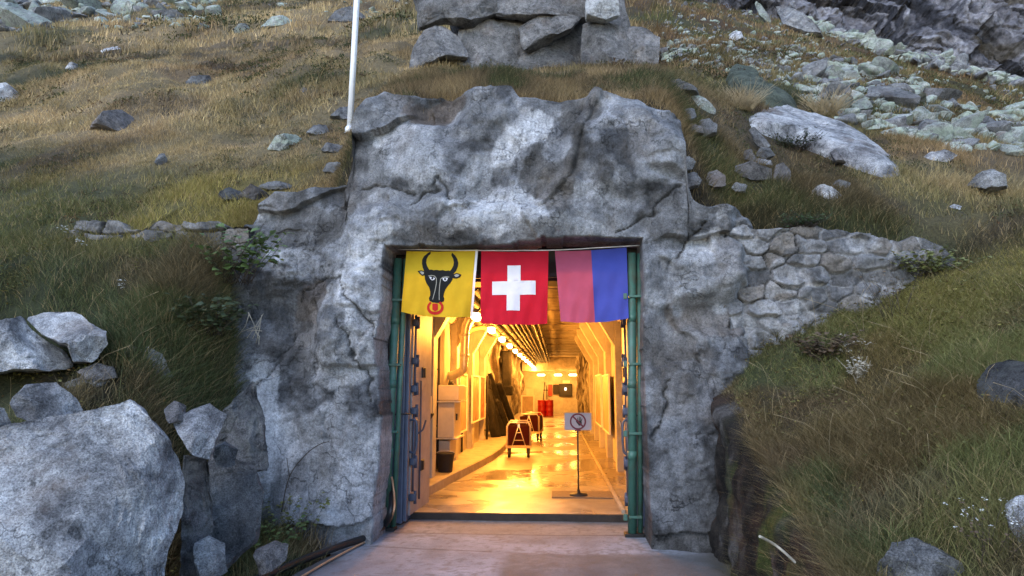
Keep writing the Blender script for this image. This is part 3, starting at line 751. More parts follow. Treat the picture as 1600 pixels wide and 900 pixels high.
c0 = np.array((0.205, 0.218, 0.252)) * (1 + 0.32 * nn[..., None] + 0.15 * n5[..., None])
# rougher, darker poured patch on the right and near the camera
pa = sst(-0.62, -0.45, PX + 0.05 * nn) * (1 - sst(7.15, 7.3, PY + 0.06 * nn))
pa = np.maximum(pa, (1 - sst(5.5, 5.9, PY + 0.3 * nn)) * 0.7)
c0 = lerp(c0, np.array((0.088, 0.093, 0.104)) * (1 + 0.45 * n5[..., None]), 0.9 * pa)
pb = (1 - sst(7.35, 7.55, PY + 0.3 * n5)) * sst(0.35, 0.5, PX + 0.2 * nn)
c0 = lerp(c0, np.array((0.13, 0.125, 0.12)) + 0 * c0, 0.5 * pb)
for tx_ in (-1.25, 0.35):
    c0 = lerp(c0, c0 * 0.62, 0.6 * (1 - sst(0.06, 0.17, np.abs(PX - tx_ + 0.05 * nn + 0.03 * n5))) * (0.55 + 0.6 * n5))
# brownish strip by the threshold: lamp spill painted into the concrete colour
c0 = lerp(c0, np.array((0.20, 0.165, 0.135)) * (1 + 0.3 * nn[..., None]), 0.5 * sst(8.02, 8.1, PY + 0.01 * n5))
joint = np.minimum(np.abs(PY - 8.06 - 0.012 * nn), np.abs(PY - 7.15 + 0.12 * PX - 0.03 * nn) + 0.015 * (PX > -0.7))
c0 = lerp(c0, np.array((0.04, 0.035, 0.03)) + 0 * c0, 0.8 * (1 - sst(0.006, 0.022, joint)))
gr_ = sst(0.42, 0.6, fbm(PX / 0.05, PY / 0.05, octs=2, seed=606) + 0.5 * nn)
c0 = lerp(c0, np.array((0.09, 0.085, 0.08)) + 0 * c0, 0.5 * gr_)
ck_ = np.abs(fbm(PX / 1.1, PY / 0.9, octs=5, seed=607))
c0 = lerp(c0, np.array((0.07, 0.068, 0.065)) + 0 * c0, 0.55 * (1 - sst(0.0, 0.02, ck_)) * (fbm(PX / 1.5, PY / 1.5, octs=2, seed=608) > 0.1))
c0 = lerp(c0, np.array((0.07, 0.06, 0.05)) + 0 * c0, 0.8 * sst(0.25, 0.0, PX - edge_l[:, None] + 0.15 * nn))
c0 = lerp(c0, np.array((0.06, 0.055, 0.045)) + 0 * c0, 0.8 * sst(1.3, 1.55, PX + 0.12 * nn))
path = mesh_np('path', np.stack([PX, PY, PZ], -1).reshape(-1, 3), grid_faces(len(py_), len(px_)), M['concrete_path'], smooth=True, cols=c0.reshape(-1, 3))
tag(path, kind='structure')

# ================================================================== the tunnel behind the doors
TY0, TY1 = 8.96, 43.0
WL, WR, CZ = -2.15, 1.27, 3.5
M['tunnel_wall'] = flat_mat('tunnel_concrete', (0.40, 0.37, 0.32), 0.85, var=0.22, vscale=2.0, bmp=0.2, dirt=(0.18, 0.13, 0.085), dirt_amt=0.4)
M['tunnel_ceiling'] = flat_mat('ceiling_concrete', (0.30, 0.265, 0.22), 0.85, var=0.3, vscale=2.5, bmp=0.3, dirt=(0.12, 0.085, 0.05), dirt_amt=0.6)
M['bare_rock'] = attr_rock('tunnel_bare_rock', 1.0, 0.3)
tunnel = empty('tunnel', (0, TY0, 0))
tag(tunnel, 'concrete tunnel with haunched walls lit orange behind the open steel doors', 'tunnel')
def tpart(mb, name, mat):
    o = mb.build(name, mat, tunnel); o.location = (0, -TY0, 0); return o
fy = np.concatenate([np.arange(8.93, 16, 0.04), np.arange(16, TY1, 0.12)]); fx = np.arange(WL, WR + 0.01, 0.05)
FX, FY = np.meshgrid(fx, fy)
fn = fbm(FX / 0.9, FY / 1.6, octs=5, seed=611); fn2 = fbm(FX / 0.3, FY / 0.5, octs=3, seed=612)
FZ = 0.08 + 0.004 * fn
fc = np.array((0.29, 0.25, 0.205)) * (1 + 0.18 * fn[..., None] + 0.1 * fn2[..., None])
fc = lerp(fc, np.array((0.15, 0.115, 0.085)) + 0 * fc, 0.7 * sst(0.0, 0.35, fn + 0.5 * sst(10.5, 13, FY) - 0.25))
fc = lerp(fc, np.array((0.10, 0.08, 0.06)) + 0 * fc, 0.6 * (1 - sst(0.0, 0.03, np.abs(FX - 0.82))))
tf = mesh_np('tunnel_floor', np.stack([FX, FY, FZ], -1).reshape(-1, 3), grid_faces(len(fy), len(fx)), M['tunnel_floor'], smooth=True, cols=fc.reshape(-1, 3))
tag(tf, kind='structure')
# step face below the tunnel floor, a dark steel edge
M['dark_steel'] = flat_mat('dark_steel', (0.025, 0.024, 0.024), 0.55, 0.6, var=0.3, vscale=12, bmp=0.2)
M['threshold'] = flat_mat('threshold_rust', (0.03, 0.019, 0.014), 0.85, 0.0, var=0.4, vscale=12, bmp=0.2)
th = MB().box((-0.44, 8.90, 0.035), (3.1, 0.05, 0.10), bev=0.006).build('door_threshold', M['threshold'])
tag(th, 'dark steel threshold strip across the tunnel floor edge', 'threshold')
# raised walkway, left
kx = [(9.35, -1.98), (11.5, -1.80), (13.5, -1.58), (15.2, -1.42), (16.5, -1.36), (18, -1.34), (43, -1.34)]
ky = np.concatenate([np.linspace(9.35, 18, 50), np.linspace(18.3, 43, 40)])
kxs = np.interp(ky, [k[0] for k in kx], [k[1] for k in kx])
kb = bmesh.new(); prev = None
for y, x in zip(ky, kxs):
    row = [kb.verts.new(v) for v in ((WL - 0.1, y, 0.235), (x - 0.02, y, 0.23), (x, y, 0.215), (x + 0.005, y, 0.05))]
    if prev:
        for a, b in zip(range(3), range(1, 4)): kb.faces.new((prev[a], prev[b], row[b], row[a]))
    else: kb.faces.new(row + [kb.verts.new((WL - 0.1, y, 0.05))])
    prev = row
bmesh.ops.recalc_face_normals(kb, faces=kb.faces[:])
me = bpy.data.meshes.new('walkway'); kb.to_mesh(me); kb.free()
M['kerb'] = flat_mat('kerb_concrete', (0.32, 0.27, 0.21), 0.8, var=0.25, vscale=4, bmp=0.3, dirt=(0.14, 0.10, 0.07), dirt_amt=0.5)
me.materials.append(M['kerb']); wk = bpy.data.objects.new('walkway', me); COL.objects.link(wk); tag(wk, kind='structure')
# low drain kerb, right
tpart(MB().box((0.84, 26, 0.10), (0.05, 34, 0.05), bev=0.008), 'drain_kerb', M['kerb'])
# walls: left smooth concrete, then bare rock
tpart(MB().box((WL - 0.15, 15.0, 1.7), (0.3, 12.1, 3.9)), 'wall', M['tunnel_wall'])
tpart(MB().box((WR + 0.15, 17.0, 1.7), (0.3, 16.1, 3.9)), 'wall', M['tunnel_wall'])
def rough_wall(x, sgn, y0, y1, seed):
    yy = np.arange(y0, y1, 0.09); zz = np.arange(0.0, 3.7, 0.07)
    Zr, Yr = np.meshgrid(zz, yy, indexing='ij')
    Xr = x + sgn * (0.14 * ridged(Yr / 1.1, Zr / 1.4, octs=4, seed=seed) + 0.12 * fbm(Yr / 0.35, Zr / 0.6, octs=3, seed=seed + 1) - 0.05)
    nr = fbm(Yr / 0.5, Zr / 0.9, octs=4, seed=seed + 2)
    cr = rock_col(nr, (0.07, 0.05, 0.035), (0.26, 0.22, 0.17), (0.45, 0.41, 0.34))
    o = mesh_np('wall', np.stack([Xr, Yr, Zr], -1).reshape(-1, 3), grid_faces(len(zz), len(yy)), M['bare_rock'], tunnel, smooth=True, cols=cr.reshape(-1, 3))
    o.location = (0, -TY0, 0)
rough_wall(WL - 0.02, 1, 21.0, TY1 + 0.2, 620)
rough_wall(WR + 0.02, -1, 25.0, TY1 + 0.2, 640)
# ceiling slabs with joints, haunches, ribs
cb = MB(); y = TY0
while y < TY1:
    L = 1.18 if y < 40 else 1.4
    dz = 0.02 * math.sin(y * 7.3)
    cb.box((-0.44, y + L / 2, CZ + 0.12 + dz), (3.9, L - 0.015, 0.24), bev=0.01); y += L
tpart(cb, 'ceiling', M['tunnel_ceiling'])
tpart(MB().box((-0.44, 26, CZ + 0.42), (4.2, 34.4, 0.3)), 'ceiling_backing', M['tunnel_ceiling'])
for sgn, xw, y1 in ((1, WR, 25.0), (-1, WL, 21.0)):
    hb = MB()
    yy = TY0 + 0.02
    while yy < y1 - 0.1:
        L = 2.55
        hb.prism([(xw + sgn * 0.02, yy, 2.95), (xw + sgn * 0.02, yy, CZ + 0.05), (xw - sgn * 0.42, yy, CZ + 0.05), (xw - sgn * 0.42, yy, CZ - 0.05), (xw - sgn * 0.05, yy, 2.95)], (0, L, 0))
        yy += L + 0.03
    tpart(hb, 'haunch', M['tunnel_wall'])
for sgn, xw, y1, y0 in ((1, WR, 25, 13.5), (-1, WL, 21.5, 11.2)):
    yy = y0
    while yy < y1:
        rb = MB(); rb.box((xw - sgn * 0.06, yy, 1.5), (0.14, 0.34, 3.1), bev=0.015)
        rb.prism([(xw - sgn * 0.02, yy - 0.15, 2.5), (xw - sgn * 0.02, yy - 0.15, CZ - 0.005), (xw - sgn * 0.62, yy - 0.15, CZ - 0.005), (xw - sgn * 0.62, yy - 0.15, CZ - 0.16), (xw - sgn * 0.14, yy - 0.15, 2.5)], (0, 0.30, 0))
        tpart(rb, 'pilaster', M['tunnel_wall']); yy += 2.6
tpart(MB().box((-0.44, TY1 + 0.15, 1.7), (4.2, 0.3, 3.8)), 'end_wall', M['tunnel_wall'])
tpart(MB().box((-0.44, TY1 - 1.0, 3.08), (3.4, 0.5, 0.84), bev=0.02), 'bulkhead', M['tunnel_ceiling'])

# lamps: a row along the ceiling, left, and three on the end wall
LAMP_COL = (1.0, 0.365, 0.043)
M['lamp_glass'] = emit_mat('lamp_glass', (1.0, 0.62, 0.18), 16)
M['lamp_body'] = flat_mat('lamp_body', (0.35, 0.33, 0.3), 0.5)
def lamp(loc, label, group, power, along='Y'):
    t = empty('bulkhead_lamp', loc, 0 if along == 'Y' else math.pi / 2)
    tag(t, label, 'lamp', group)
    MB().box((0, 0, 0.075), (0.16, 0.52, 0.05), bev=0.012).build('housing', M['lamp_body'], t)
    MB().box((0, 0, 0.0), (0.13, 0.46, 0.10), bev=0.04).build('diffuser', M['lamp_glass'], t)
    ld = bpy.data.lights.new('lamp_light', 'POINT'); ld.energy = power; ld.color = LAMP_COL; ld.shadow_soft_size = 0.12
    lo = bpy.data.objects.new('lamp_light', ld); COL.objects.link(lo); lo.parent = t; lo.location = (0, 0, -0.16)
    return t
for k in range(12):
    yl = 11.3 + 2.75 * k
    lab = 'nearest and largest glowing lamp under the ceiling, by the corner of the yellow flag' if k == 0 else 'glowing lamp in the receding row under the left side of the tunnel ceiling'
    lamp((-1.36, yl, 2.86), lab, 'lamps in a row along the tunnel ceiling', (65 if k == 0 else 200) if k < 3 else (135 if k < 6 else 75))
for xx, lab in ((-0.95, 'glowing lamp at the far end where the lamp row meets the end wall'), (0.08, 'middle glowing lamp above the far end wall of the tunnel'), (0.98, 'glowing lamp above the far end wall next to the right rock wall')):
    lamp((xx, TY1 - 0.45 - 1.1, 2.42), lab, 'lamps above the end wall', 30, 'X')

# pipes and cable tray under the ceiling, shade above the lamps in their colours
M['pipe_dark'] = flat_mat('pipe_dark', (0.012, 0.010, 0.008), 0.75, 0.0, var=0.3, vscale=6)
M['pipe_mid'] = flat_mat('pipe_mid', (0.03, 0.025, 0.02), 0.7, 0.0, var=0.2, vscale=6)
M['pipe_light'] = flat_mat('pipe_light', (0.12, 0.10, 0.08), 0.5, 0.2, var=0.2, vscale=6)
M['tray'] = flat_mat('tray_dark', (0.015, 0.012, 0.010), 0.6, 0.4)
ct = empty('cable_tray', (-0.95, TY0, 3.2)); tag(ct, 'dark cable tray carrying black cables under the tunnel ceiling', 'cable tray')
tb = MB(); tb.box((0.1, 16.6, 0.02), (0.55, 33, 0.02))
for sx in (-0.17, 0.37): tb.box((sx, 16.6, 0.05), (0.02, 33, 0.08))
yy = 0.6
while yy < 32: tb.box((0.1, yy, 0.16), (0.62, 0.05, 0.02)).box((0.38, yy, 0.12), (0.02, 0.05, 0.26)); yy += 1.5
tb.build('tray', M['tray'], ct)
for k in range(4): MB().tube([(-0.12 + 0.12 * k, y_, -0.03 + 0.012 * math.sin(y_ * 1.9 + k)) for y_ in np.linspace(0.1, 33, 60)], 0.028, 6).build('cable', M['pipe_dark'], ct)
for x_, z_, r_, mt_, lab in ((-1.78, 3.18, 0.11, 'pipe_dark', 'thick dark ceiling pipe closest to the left wall'), (-1.50, 3.22, 0.075, 'pipe_mid', 'grey metal pipe beside the thick dark ceiling pipe'), (-1.24, 3.20, 0.07, 'pipe_dark', 'dark pipe running above the lamp row'), (-0.42, 3.24, 0.035, 'pipe_mid', 'thin grey conduit along the right edge of the cable tray'), (-0.52, 3.12, 0.02, 'pipe_light', 'thinnest pale conduit hung under the cable tray')):
    p_ = MB().tube([(x_, y_, z_ + 0.008 * math.sin(y_)) for y_ in np.linspace(TY0 + 0.05, TY1 - 1.3, 40)], r_, 12)
    yy = 10
    while yy < 41: p_.lathe([(r_ + 0.016, yy - 0.04), (r_ + 0.016, yy + 0.04)], (x_, 0, z_), 12, 'Y'); yy += 2.7
    tag(p_.build('ceiling_pipe', M[mt_]), lab, 'pipe')
# bent duct on the left wall
M['duct'] = flat_mat('duct_metal', (0.42, 0.38, 0.32), 0.35, 0.4, var=0.2)
dpts = catmull([(-1.72, 13.2, 3.02), (-1.74, 13.2, 2.98), (-1.80, 13.2, 2.78), (-1.82, 13.2, 2.2), (-1.84, 13.22, 2.02), (-2.0, 13.3, 1.93), (-2.14, 13.35, 1.9)], 6)
dd = MB().tube([tuple(p) for p in dpts], 0.085, 14); 
for z_ in (2.7, 2.3): dd.lathe([(0.10, z_ - 0.02), (0.10, z_ + 0.02)], (-1.815, 13.2, 0), 14)
tag(dd.build('wall_duct', M['duct']), 'bent metal ventilation duct on the left tunnel wall', 'duct')
M['arch'] = flat_mat('duct_orange', (0.30, 0.2, 0.1), 0.4, 0.3)
dpts = [(-1.98 + 0.36 * (1 - math.cos(a)), 14.6, 2.75 + 0.22 * math.sin(a)) for a in np.linspace(0, math.pi, 14)]
dpts = [(-1.98, 14.6, 2.3)] + dpts
tag(MB().tube(dpts, 0.05, 12).build('arched_pipe', M['arch']), 'arched pipe loop high on the left wall under the first lamp', 'pipe')
for yc_, lab in ((10.9, 'thin vertical conduit on left wall nearest the blast door'), (12.1, 'thin vertical conduit beside the grey wall cabinet'), (15.2, 'thin vertical conduit left of the wall posters')):
    tag(MB().tube([(WL + 0.03, yc_, 0.25), (WL + 0.03, yc_, 2.9)], 0.022, 8).box((WL + 0.025, yc_, 1.0), (0.05, 0.09, 0.03)).box((WL + 0.025, yc_, 2.0), (0.05, 0.09, 0.03)).build('wall_conduit', M['pipe_dark']), lab, 'conduit')
# ================================================================== door frame, blast doors, drain pipes
M['blue'] = flat_mat('blue_door_paint', (0.085, 0.103, 0.155), 0.45, 0.1, var=0.2, vscale=5, bmp=0.1, dirt=(0.05, 0.05, 0.06), dirt_amt=0.5)
M['inner'] = flat_mat('door_inner_paint', (0.30, 0.27, 0.27), 0.5, 0.0, var=0.15, vscale=5, dirt=(0.14, 0.11, 0.10), dirt_amt=0.5)
M['fitting'] = flat_mat('blue_fitting', (0.07, 0.085, 0.13), 0.45, 0.3)
M['green'] = flat_mat('green_pipe_paint', (0.045, 0.125, 0.095), 0.5, 0.0, var=0.25, vscale=7, bmp=0.15, dirt=(0.075, 0.055, 0.035), dirt_amt=0.6)
M['black'] = flat_mat('matt_black', (0.012, 0.012, 0.013), 0.6)
M['frame_grey'] = flat_mat('frame_grey', (0.05, 0.055, 0.065), 0.6, 0.2, var=0.3)
fr = empty('door_frame', (-0.45, 8.7, 0)); tag(fr, 'dark steel door frame set back behind the rock opening', 'door frame')
def rel(mb, name, mat, par, loc):
    o = mb.build(name, mat, par); o.location = (-loc[0], -loc[1], -loc[2]); return o
FL = (-0.45, 8.7, 0)
rel(MB().box((-0.45, 8.72, 3.42), (4.2, 0.5, 0.80), bev=0.02), 'header', M['black'], fr, FL)
rel(MB().box((-2.42, 8.7, 1.5), (0.62, 0.5, 3.04), bev=0.015), 'jamb', M['frame_grey'], fr, FL)
rel(MB().box((1.44, 8.7, 1.5), (0.62, 0.5, 3.04), bev=0.015), 'jamb', M['black'], fr, FL)
rel(MB().box((-2.04, 8.36, 1.35), (0.09, 0.03, 0.75), bev=0.006), 'blue_panel', M['blue'], fr, FL)
rel(MB().box((-0.45, 8.3, 3.06), (3.05, 0.03, 0.05)), 'lintel_bar', M['dark_steel'], fr, FL)

def blast_door(name, label, hinge, far, h, z0, tsign):
    """slab from hinge (near) to far edge, inner face towards the passage; fittings on the inner face"""
    hx, hy = hinge; fx_, fy_ = far
    L = math.hypot(fx_ - hx, fy_ - hy); ang = math.atan2(fy_ - hy, fx_ - hx)
    t = empty(name, (hx, hy, z0), ang); tag(t, label, 'door')
    s = tsign                                   # +1: thickness lies to the left of the direction of travel
    MB().box((L / 2, s * 0.08, h / 2), (L, 0.16, h), bev=0.012).build('door_leaf', M['blue'], t)
    MB().box((L / 2 + 0.12, -s * 0.012, h / 2), (L - 0.26, 0.03, h - 0.10), bev=0.01).build('inner_plate', M['inner'], t)
    MB().box((0.05, -s * 0.025, h / 2), (0.07, 0.05, h - 0.05), bev=0.012).build('seal_strip', M['blue'], t)
    rod = MB()
    for zz in (0.35, 1.55):
        rod.tube([(0.26, -s * 0.055, zz), (0.26, -s * 0.055, zz + 1.05)], 0.016, 8)
    rod.tube([(0.62, -s * 0.045, 0.2), (0.62, -s * 0.045, 1.75)], 0.012, 8)
    rod.build('locking_rod', M['fitting'], t)
    for zz in (0.28, 0.72, 1.36, 1.64, 2.0, 2.5):
        MB().box((0.26, -s * 0.055, zz), (0.11, 0.07, 0.09), bev=0.012).box((0.33, -s * 0.06, zz + 0.01), (0.10, 0.05, 0.045), bev=0.01).tube([(0.26, -s * 0.09, zz - 0.08), (0.26, -s * 0.09, zz + 0.08)], 0.02, 8).build('bolt_block', M['fitting'], t)
    hp = [(0.18, -s * 0.02, 0.85), (0.18, -s * 0.11, 0.87), (0.18, -s * 0.11, 1.22), (0.18, -s * 0.02, 1.24)]
    MB().tube([tuple(p) for p in catmull(hp, 5)], 0.015, 8).build('handle', M['fitting'], t)
    MB().box((0.36, -s * 0.05, 1.0), (0.09, 0.05, 0.5), bev=0.012).build('latch_plate', M['fitting'], t)
    lv = [(0.40, -s * 0.06, 1.05), (0.55, -s * 0.10, 1.10), (0.62, -s * 0.12, 1.22)]
    MB().tube(lv, 0.012, 8).build('lever', M['fitting'], t)
    for zz in (0.62, 1.86): MB().box((0.78, -s * 0.03, zz), (0.16, 0.035, 0.14), bev=0.008).box((0.78, -s * 0.05, zz), (0.06, 0.02, 0.12), bev=0.004).build('lock_box', M['black'], t)
    for zz in (0.45, 2.35): MB().lathe([(0.035, zz - 0.1), (0.035, zz + 0.1)], (-0.03, s * 0.09, 0), 12).build('hinge', M['fitting'], t)
    return t
blast_door('blast_door', 'thick blue steel blast door standing open left of the passage, bolts on its inner face', (-1.915, 8.47), (-1.835, 9.72), 2.97, 0.02, 1)
blast_door('blast_door', 'thick blue steel blast door standing open right of the passage, seen nearly edge on', (0.93, 8.47), (0.965, 9.68), 2.97, 0.02, -1)
# steel return between door and tunnel wall keeps the daylight out
def drain(name, label, px_top, px_bot, Y, zb, sidex):
    a = at_y(*px_top, Y); b = at_y(*px_bot, Y)
    dx = (a.x - b.x) / (a.z - b.z)
    t = empty(name, (b.x, Y, zb)); tag(t, label, 'drain pipe')
    H = 3.28 - zb
    p = MB(); p.tube([(0, 0, 0), (dx * H, 0, H)], 0.052, 16)
    for zz in (0.9, 1.72, 2.5): p.tube([(dx * (zz - .05), 0, zz - .05), (dx * (zz + .05), 0, zz + .05)], 0.055, 16)
    p.build('pipe', M['green'], t)
    MB().tube([(sidex * 0.092, 0.03, 0.03), (sidex * 0.092 + dx * H, 0.03, H)], 0.032, 12).build('conduit', M['green'], t)
    for zz in (0.22, 1.15, 1.95, 2.75):
        MB().box((dx * zz + sidex * 0.03, -0.03, zz), (0.15, 0.07, 0.03), bev=0.006).box((dx * zz - sidex * 0.085, -0.05, zz), (0.045, 0.05, 0.07), bev=0.006).build('bracket', M['green'], t)
    MB().tube([(sidex * 0.05, 0.02, 1.35), (-sidex * 0.02 + (0.28 if sidex > 0 else -0.28), 0.05, 1.36)], 0.012, 8).build('wall_tie', M['black'], t)
    MB().box((0.02 * sidex, 0, 0.02), (0.22, 0.16, 0.04), bev=0.006).build('foot', M['dark_steel'], t)
    return t
drain('drain_pipe', 'green painted steel pipe standing left of the opening, behind the black hose', (622, 400), (602, 812), 8.2, 0.0, 1)
drain('drain_pipe', 'green painted steel pipe standing right of the opening beside the red and blue flag', (987, 400), (988, 830), 8.05, 0.0, 1)

# ================================================================== flags on their line
FY_ = 8.0
def cloth_mat(name, col, trans=0.3):
    m, nt, p = new_mat(name)
    pos = geopos(nt)
    w = nz(nt, 300, 2, 0.5, pos); n = nz(nt, 4, 4, 0.6, pos)
    c = mix(nt, col, ramp(nt, n, [(0.3, 0.9), (0.7, 1.08)]), 1.0, 'MULTIPLY')
    nt.links.new(c, p.inputs['Base Color']); setp(p, rough=0.85); p.inputs['Specular IOR Level'].default_value = 0.15
    bump(nt, p, w, 0.15, 0.003)
    if trans:
        t = nt.nodes.new('ShaderNodeBsdfTranslucent'); nt.links.new(c, t.inputs[0])
        ms = nt.nodes.new('ShaderNodeMixShader'); ms.inputs[0].default_value = trans
        o = [x for x in nt.nodes if x.type == 'OUTPUT_MATERIAL'][0]
        nt.links.new(p.outputs[0], ms.inputs[1]); nt.links.new(t.outputs[0], ms.inputs[2]); nt.links.new(ms.outputs[0], o.inputs[0])
    return m
M['f_yel'] = cloth_mat('flag_yellow', (0.55, 0.37, 0.02), 0.22); M['f_red'] = cloth_mat('flag_red', (0.46, 0.012, 0.03), 0.22)
M['f_pink'] = cloth_mat('flag_faded_red', (0.40, 0.085, 0.155), 0.3); M['f_blue'] = cloth_mat('flag_blue', (0.055, 0.075, 0.36), 0.2)
M['f_white'] = cloth_mat('flag_white', (0.74, 0.72, 0.76), 0.2); M['f_black'] = cloth_mat('flag_black', (0.012, 0.012, 0.012), 0.0)
M['f_grey'] = cloth_mat('flag_grey', (0.30, 0.28, 0.24), 0.0); M['f_ring'] = cloth_mat('flag_ring_red', (0.42, 0.02, 0.015), 0.0)
def wave(x, z):
    d = (3.22 - z) / 0.8
    return (0.030 * math.sin(9 * x + 2.5 * d + 0.8) + 0.020 * math.sin(21 * x - 4 * d) + 0.013 * math.sin(34 * x + 6 * d) + 0.008 * math.sin(12 * x + 14 * d)) * min(1, max(0.15, d)) - 0.03 * d
def fp(px, py, off=0.0):
    v = at_y(px, py, FY_); return Vector((v.x, FY_ + wave(v.x, v.z) - off, v.z))
def flag_cloth(name, quad, mat, parent, nu=44, nv=40, droop=0.0, usp=(0, 1)):
    tl, tr, br, bl = [np.array(q, float) for q in quad]
    vs = []
    for j in range(nv + 1):
        v = j / nv
        for i in range(nu + 1):
            u = usp[0] + (usp[1] - usp[0]) * i / nu
            p = (tl * (1-u) + tr * u) * (1-v) + (bl * (1-u) + br * u) * v
            p[1] += droop * math.sin(math.pi * u) * (0.4 * (1 - v) + v) + 0.8 * math.sin(7 * u + 1) * v
            vs.append(fp(p[0], p[1]))
    return mesh_np(name, [tuple(v) for v in vs], grid_faces(nv + 1, nu + 1), mat, parent, smooth=True)
def emblem(name, polys, mat, parent, off):
    b = bmesh.new()
    for pl in polys:
        tris = tessellate_polygon([[Vector((p[0], p[1], 0)) for p in pl]])
        vv = [b.verts.new((p[0], p[1], 0)) for p in pl]
        for t in tris:
            try: b.faces.new([vv[i] for i in t])
            except ValueError: pass
    bmesh.ops.subdivide_edges(b, edges=b.edges[:], cuts=4, use_grid_fill=True)
    for v in b.verts: v.co = fp(v.co.x, v.co.y, off)
    me = bpy.data.meshes.new(name); b.to_mesh(me); b.free(); me.materials.append(mat)
    for f in me.polygons: f.use_smooth = True
    o = bpy.data.objects.new(name, me); COL.objects.link(o); o.parent = parent; return o
def crop(pts): return [(600 + x / 6.43, 370 + y / 6.43) for x, y in pts]
def stroke(pts, w):
    out_l, out_r = [], []
    pts = [np.array(p, float) for p in pts]
    for i, p in enumerate(pts):
        d = pts[min(i+1, len(pts)-1)] - pts[max(i-1, 0)]; d /= np.hypot(*d); n_ = np.array((-d[1], d[0])) * w / 2
        out_l.append(p + n_); out_r.append(p - n_)
    return [tuple(p) for p in out_l + out_r[::-1]]
def flag_root(label, px, py):
    t = empty('flag', (0, 0, 0)); tag(t, label, 'flag', 'flags hung across the opening'); return t
f1 = flag_root('yellow flag with a black bull head and red nose ring', 690, 392)
flag_cloth('cloth', [(635, 392), (743, 390), (735, 495), (628, 487)], M['f_yel'], f1, droop=5)
flag_cloth('hem', [(743.2, 390), (747, 390), (738.5, 496), (735.2, 495)], M['f_white'], f1, nu=3)
emblem('bull_head', [crop(p) for p in (
    [(470,148),(440,165),(405,195),(385,230),(382,270),(390,310),(405,345),(425,370),(470,352),(452,325),(435,295),(425,262),(430,225),(448,192),(470,172)],
    [(683,158),(715,188),(738,225),(748,265),(742,305),(725,345),(700,372),(655,352),(680,325),(697,292),(702,258),(694,220),(676,185)],
    [(418,345),(450,337),(475,330),(500,337),(530,332),(560,338),(590,334),(620,343),(650,338),(672,348),(705,365),(694,400),(690,430),(668,465),(640,495),(615,530),(602,570),(598,600),(607,622),(602,650),(580,660),(540,668),(490,662),(455,642),(450,615),(463,590),(465,550),(455,510),(430,470),(414,430),(410,390)],
    [(338,345),(375,337),(418,350),(416,388),(385,394),(360,375)], [(688,385),(730,364),(780,382),(766,410),(730,424),(688,417)])], M['f_black'], f1, 0.005)
for p in ([(358,352),(378,348),(404,358),(402,376),(384,382)], [(706,388),(732,376),(760,385),(748,402),(724,408)]): emblem('ear_lining', [crop(p)], M['f_grey'], f1, 0.008)
ring = [(516 + 86 * math.cos(a), 712 + 74 * math.sin(a)) for a in np.linspace(-0.75 * math.pi + 0.25, 1.75 * math.pi - 0.25, 40)]
ring_in = [(516 + 58 * math.cos(a), 708 + 48 * math.sin(a)) for a in np.linspace(1.75 * math.pi - 0.4, -0.75 * math.pi + 0.4, 40)]
rr = np.linspace(-0.30 * math.pi, 1.30 * math.pi, 46)
emblem('nose_ring', [crop([(516 + 86 * math.cos(a), 712 + 74 * math.sin(a)) for a in rr] + [(516 + 60 * math.cos(a), 708 + 48 * math.sin(a)) for a in rr[::-1]]), crop([(488,672),(545,674),(546,735),(518,752),(490,735)])], M['f_ring'], f1, 0.007)
for p in ([(458,403),(488,408),(514,416),(506,434),(486,440),(468,426)], [(588,416),(614,410),(642,414),(632,440),(611,448),(594,436)]): emblem('eye', [crop(p)], M['f_white'], f1, 0.008)
for ex, ey in ((488, 420), (614, 426)): emblem('pupil', [crop([(ex + 11 * math.cos(a), ey + 12 * math.sin(a)) for a in np.linspace(0, 6.28, 12)[:-1]])], M['f_black'], f1, 0.011)
for p in ([(448,396),(480,390),(510,396),(527,418),(528,470),(514,545),(492,632)], [(656,405),(620,402),(590,408),(570,425),(561,480),(556,560),(559,638)]): emblem('face_line', [crop(stroke(p, 7))], M['f_grey'], f1, 0.008)
f2 = flag_root('red flag with a white cross, middle of the three flags', 800, 392)
flag_cloth('cloth', [(752, 392), (857, 392), (855, 505), (751, 504)], M['f_red'], f2, droop=4)
emblem('cross', [[(793, 415), (813.5, 415), (813.5, 439), (837, 439), (837, 461), (812.5, 461), (812.5, 486), (792, 486), (792, 461), (769, 461), (769, 440), (793, 440)]], M['f_white'], f2, 0.009)
f3 = flag_root('flag of one faded red half and one blue half', 920, 392)
q3 = [(867, 392), (979, 386), (982, 497), (876, 502)]
flag_cloth('red_half', q3, M['f_pink'], f3, droop=5, usp=(0, 0.505), nu=26)
flag_cloth('blue_half', q3, M['f_blue'], f3, droop=5, usp=(0.505, 1.0), nu=26)
M['line'] = flat_mat('white_line', (0.6, 0.6, 0.62), 0.7)
lp = [fp(x_, 391.5 - 0.00008 * (x_ - 790) ** 2 + (0 if x_ < 860 else -(x_ - 860) * 0.035), 0.004) for x_ in np.linspace(612, 1000, 50)]
tag(MB().tube(lp, 0.007, 6).build('flag_line', M['line']), 'thin white line holding the three flags under the lintel', 'line')

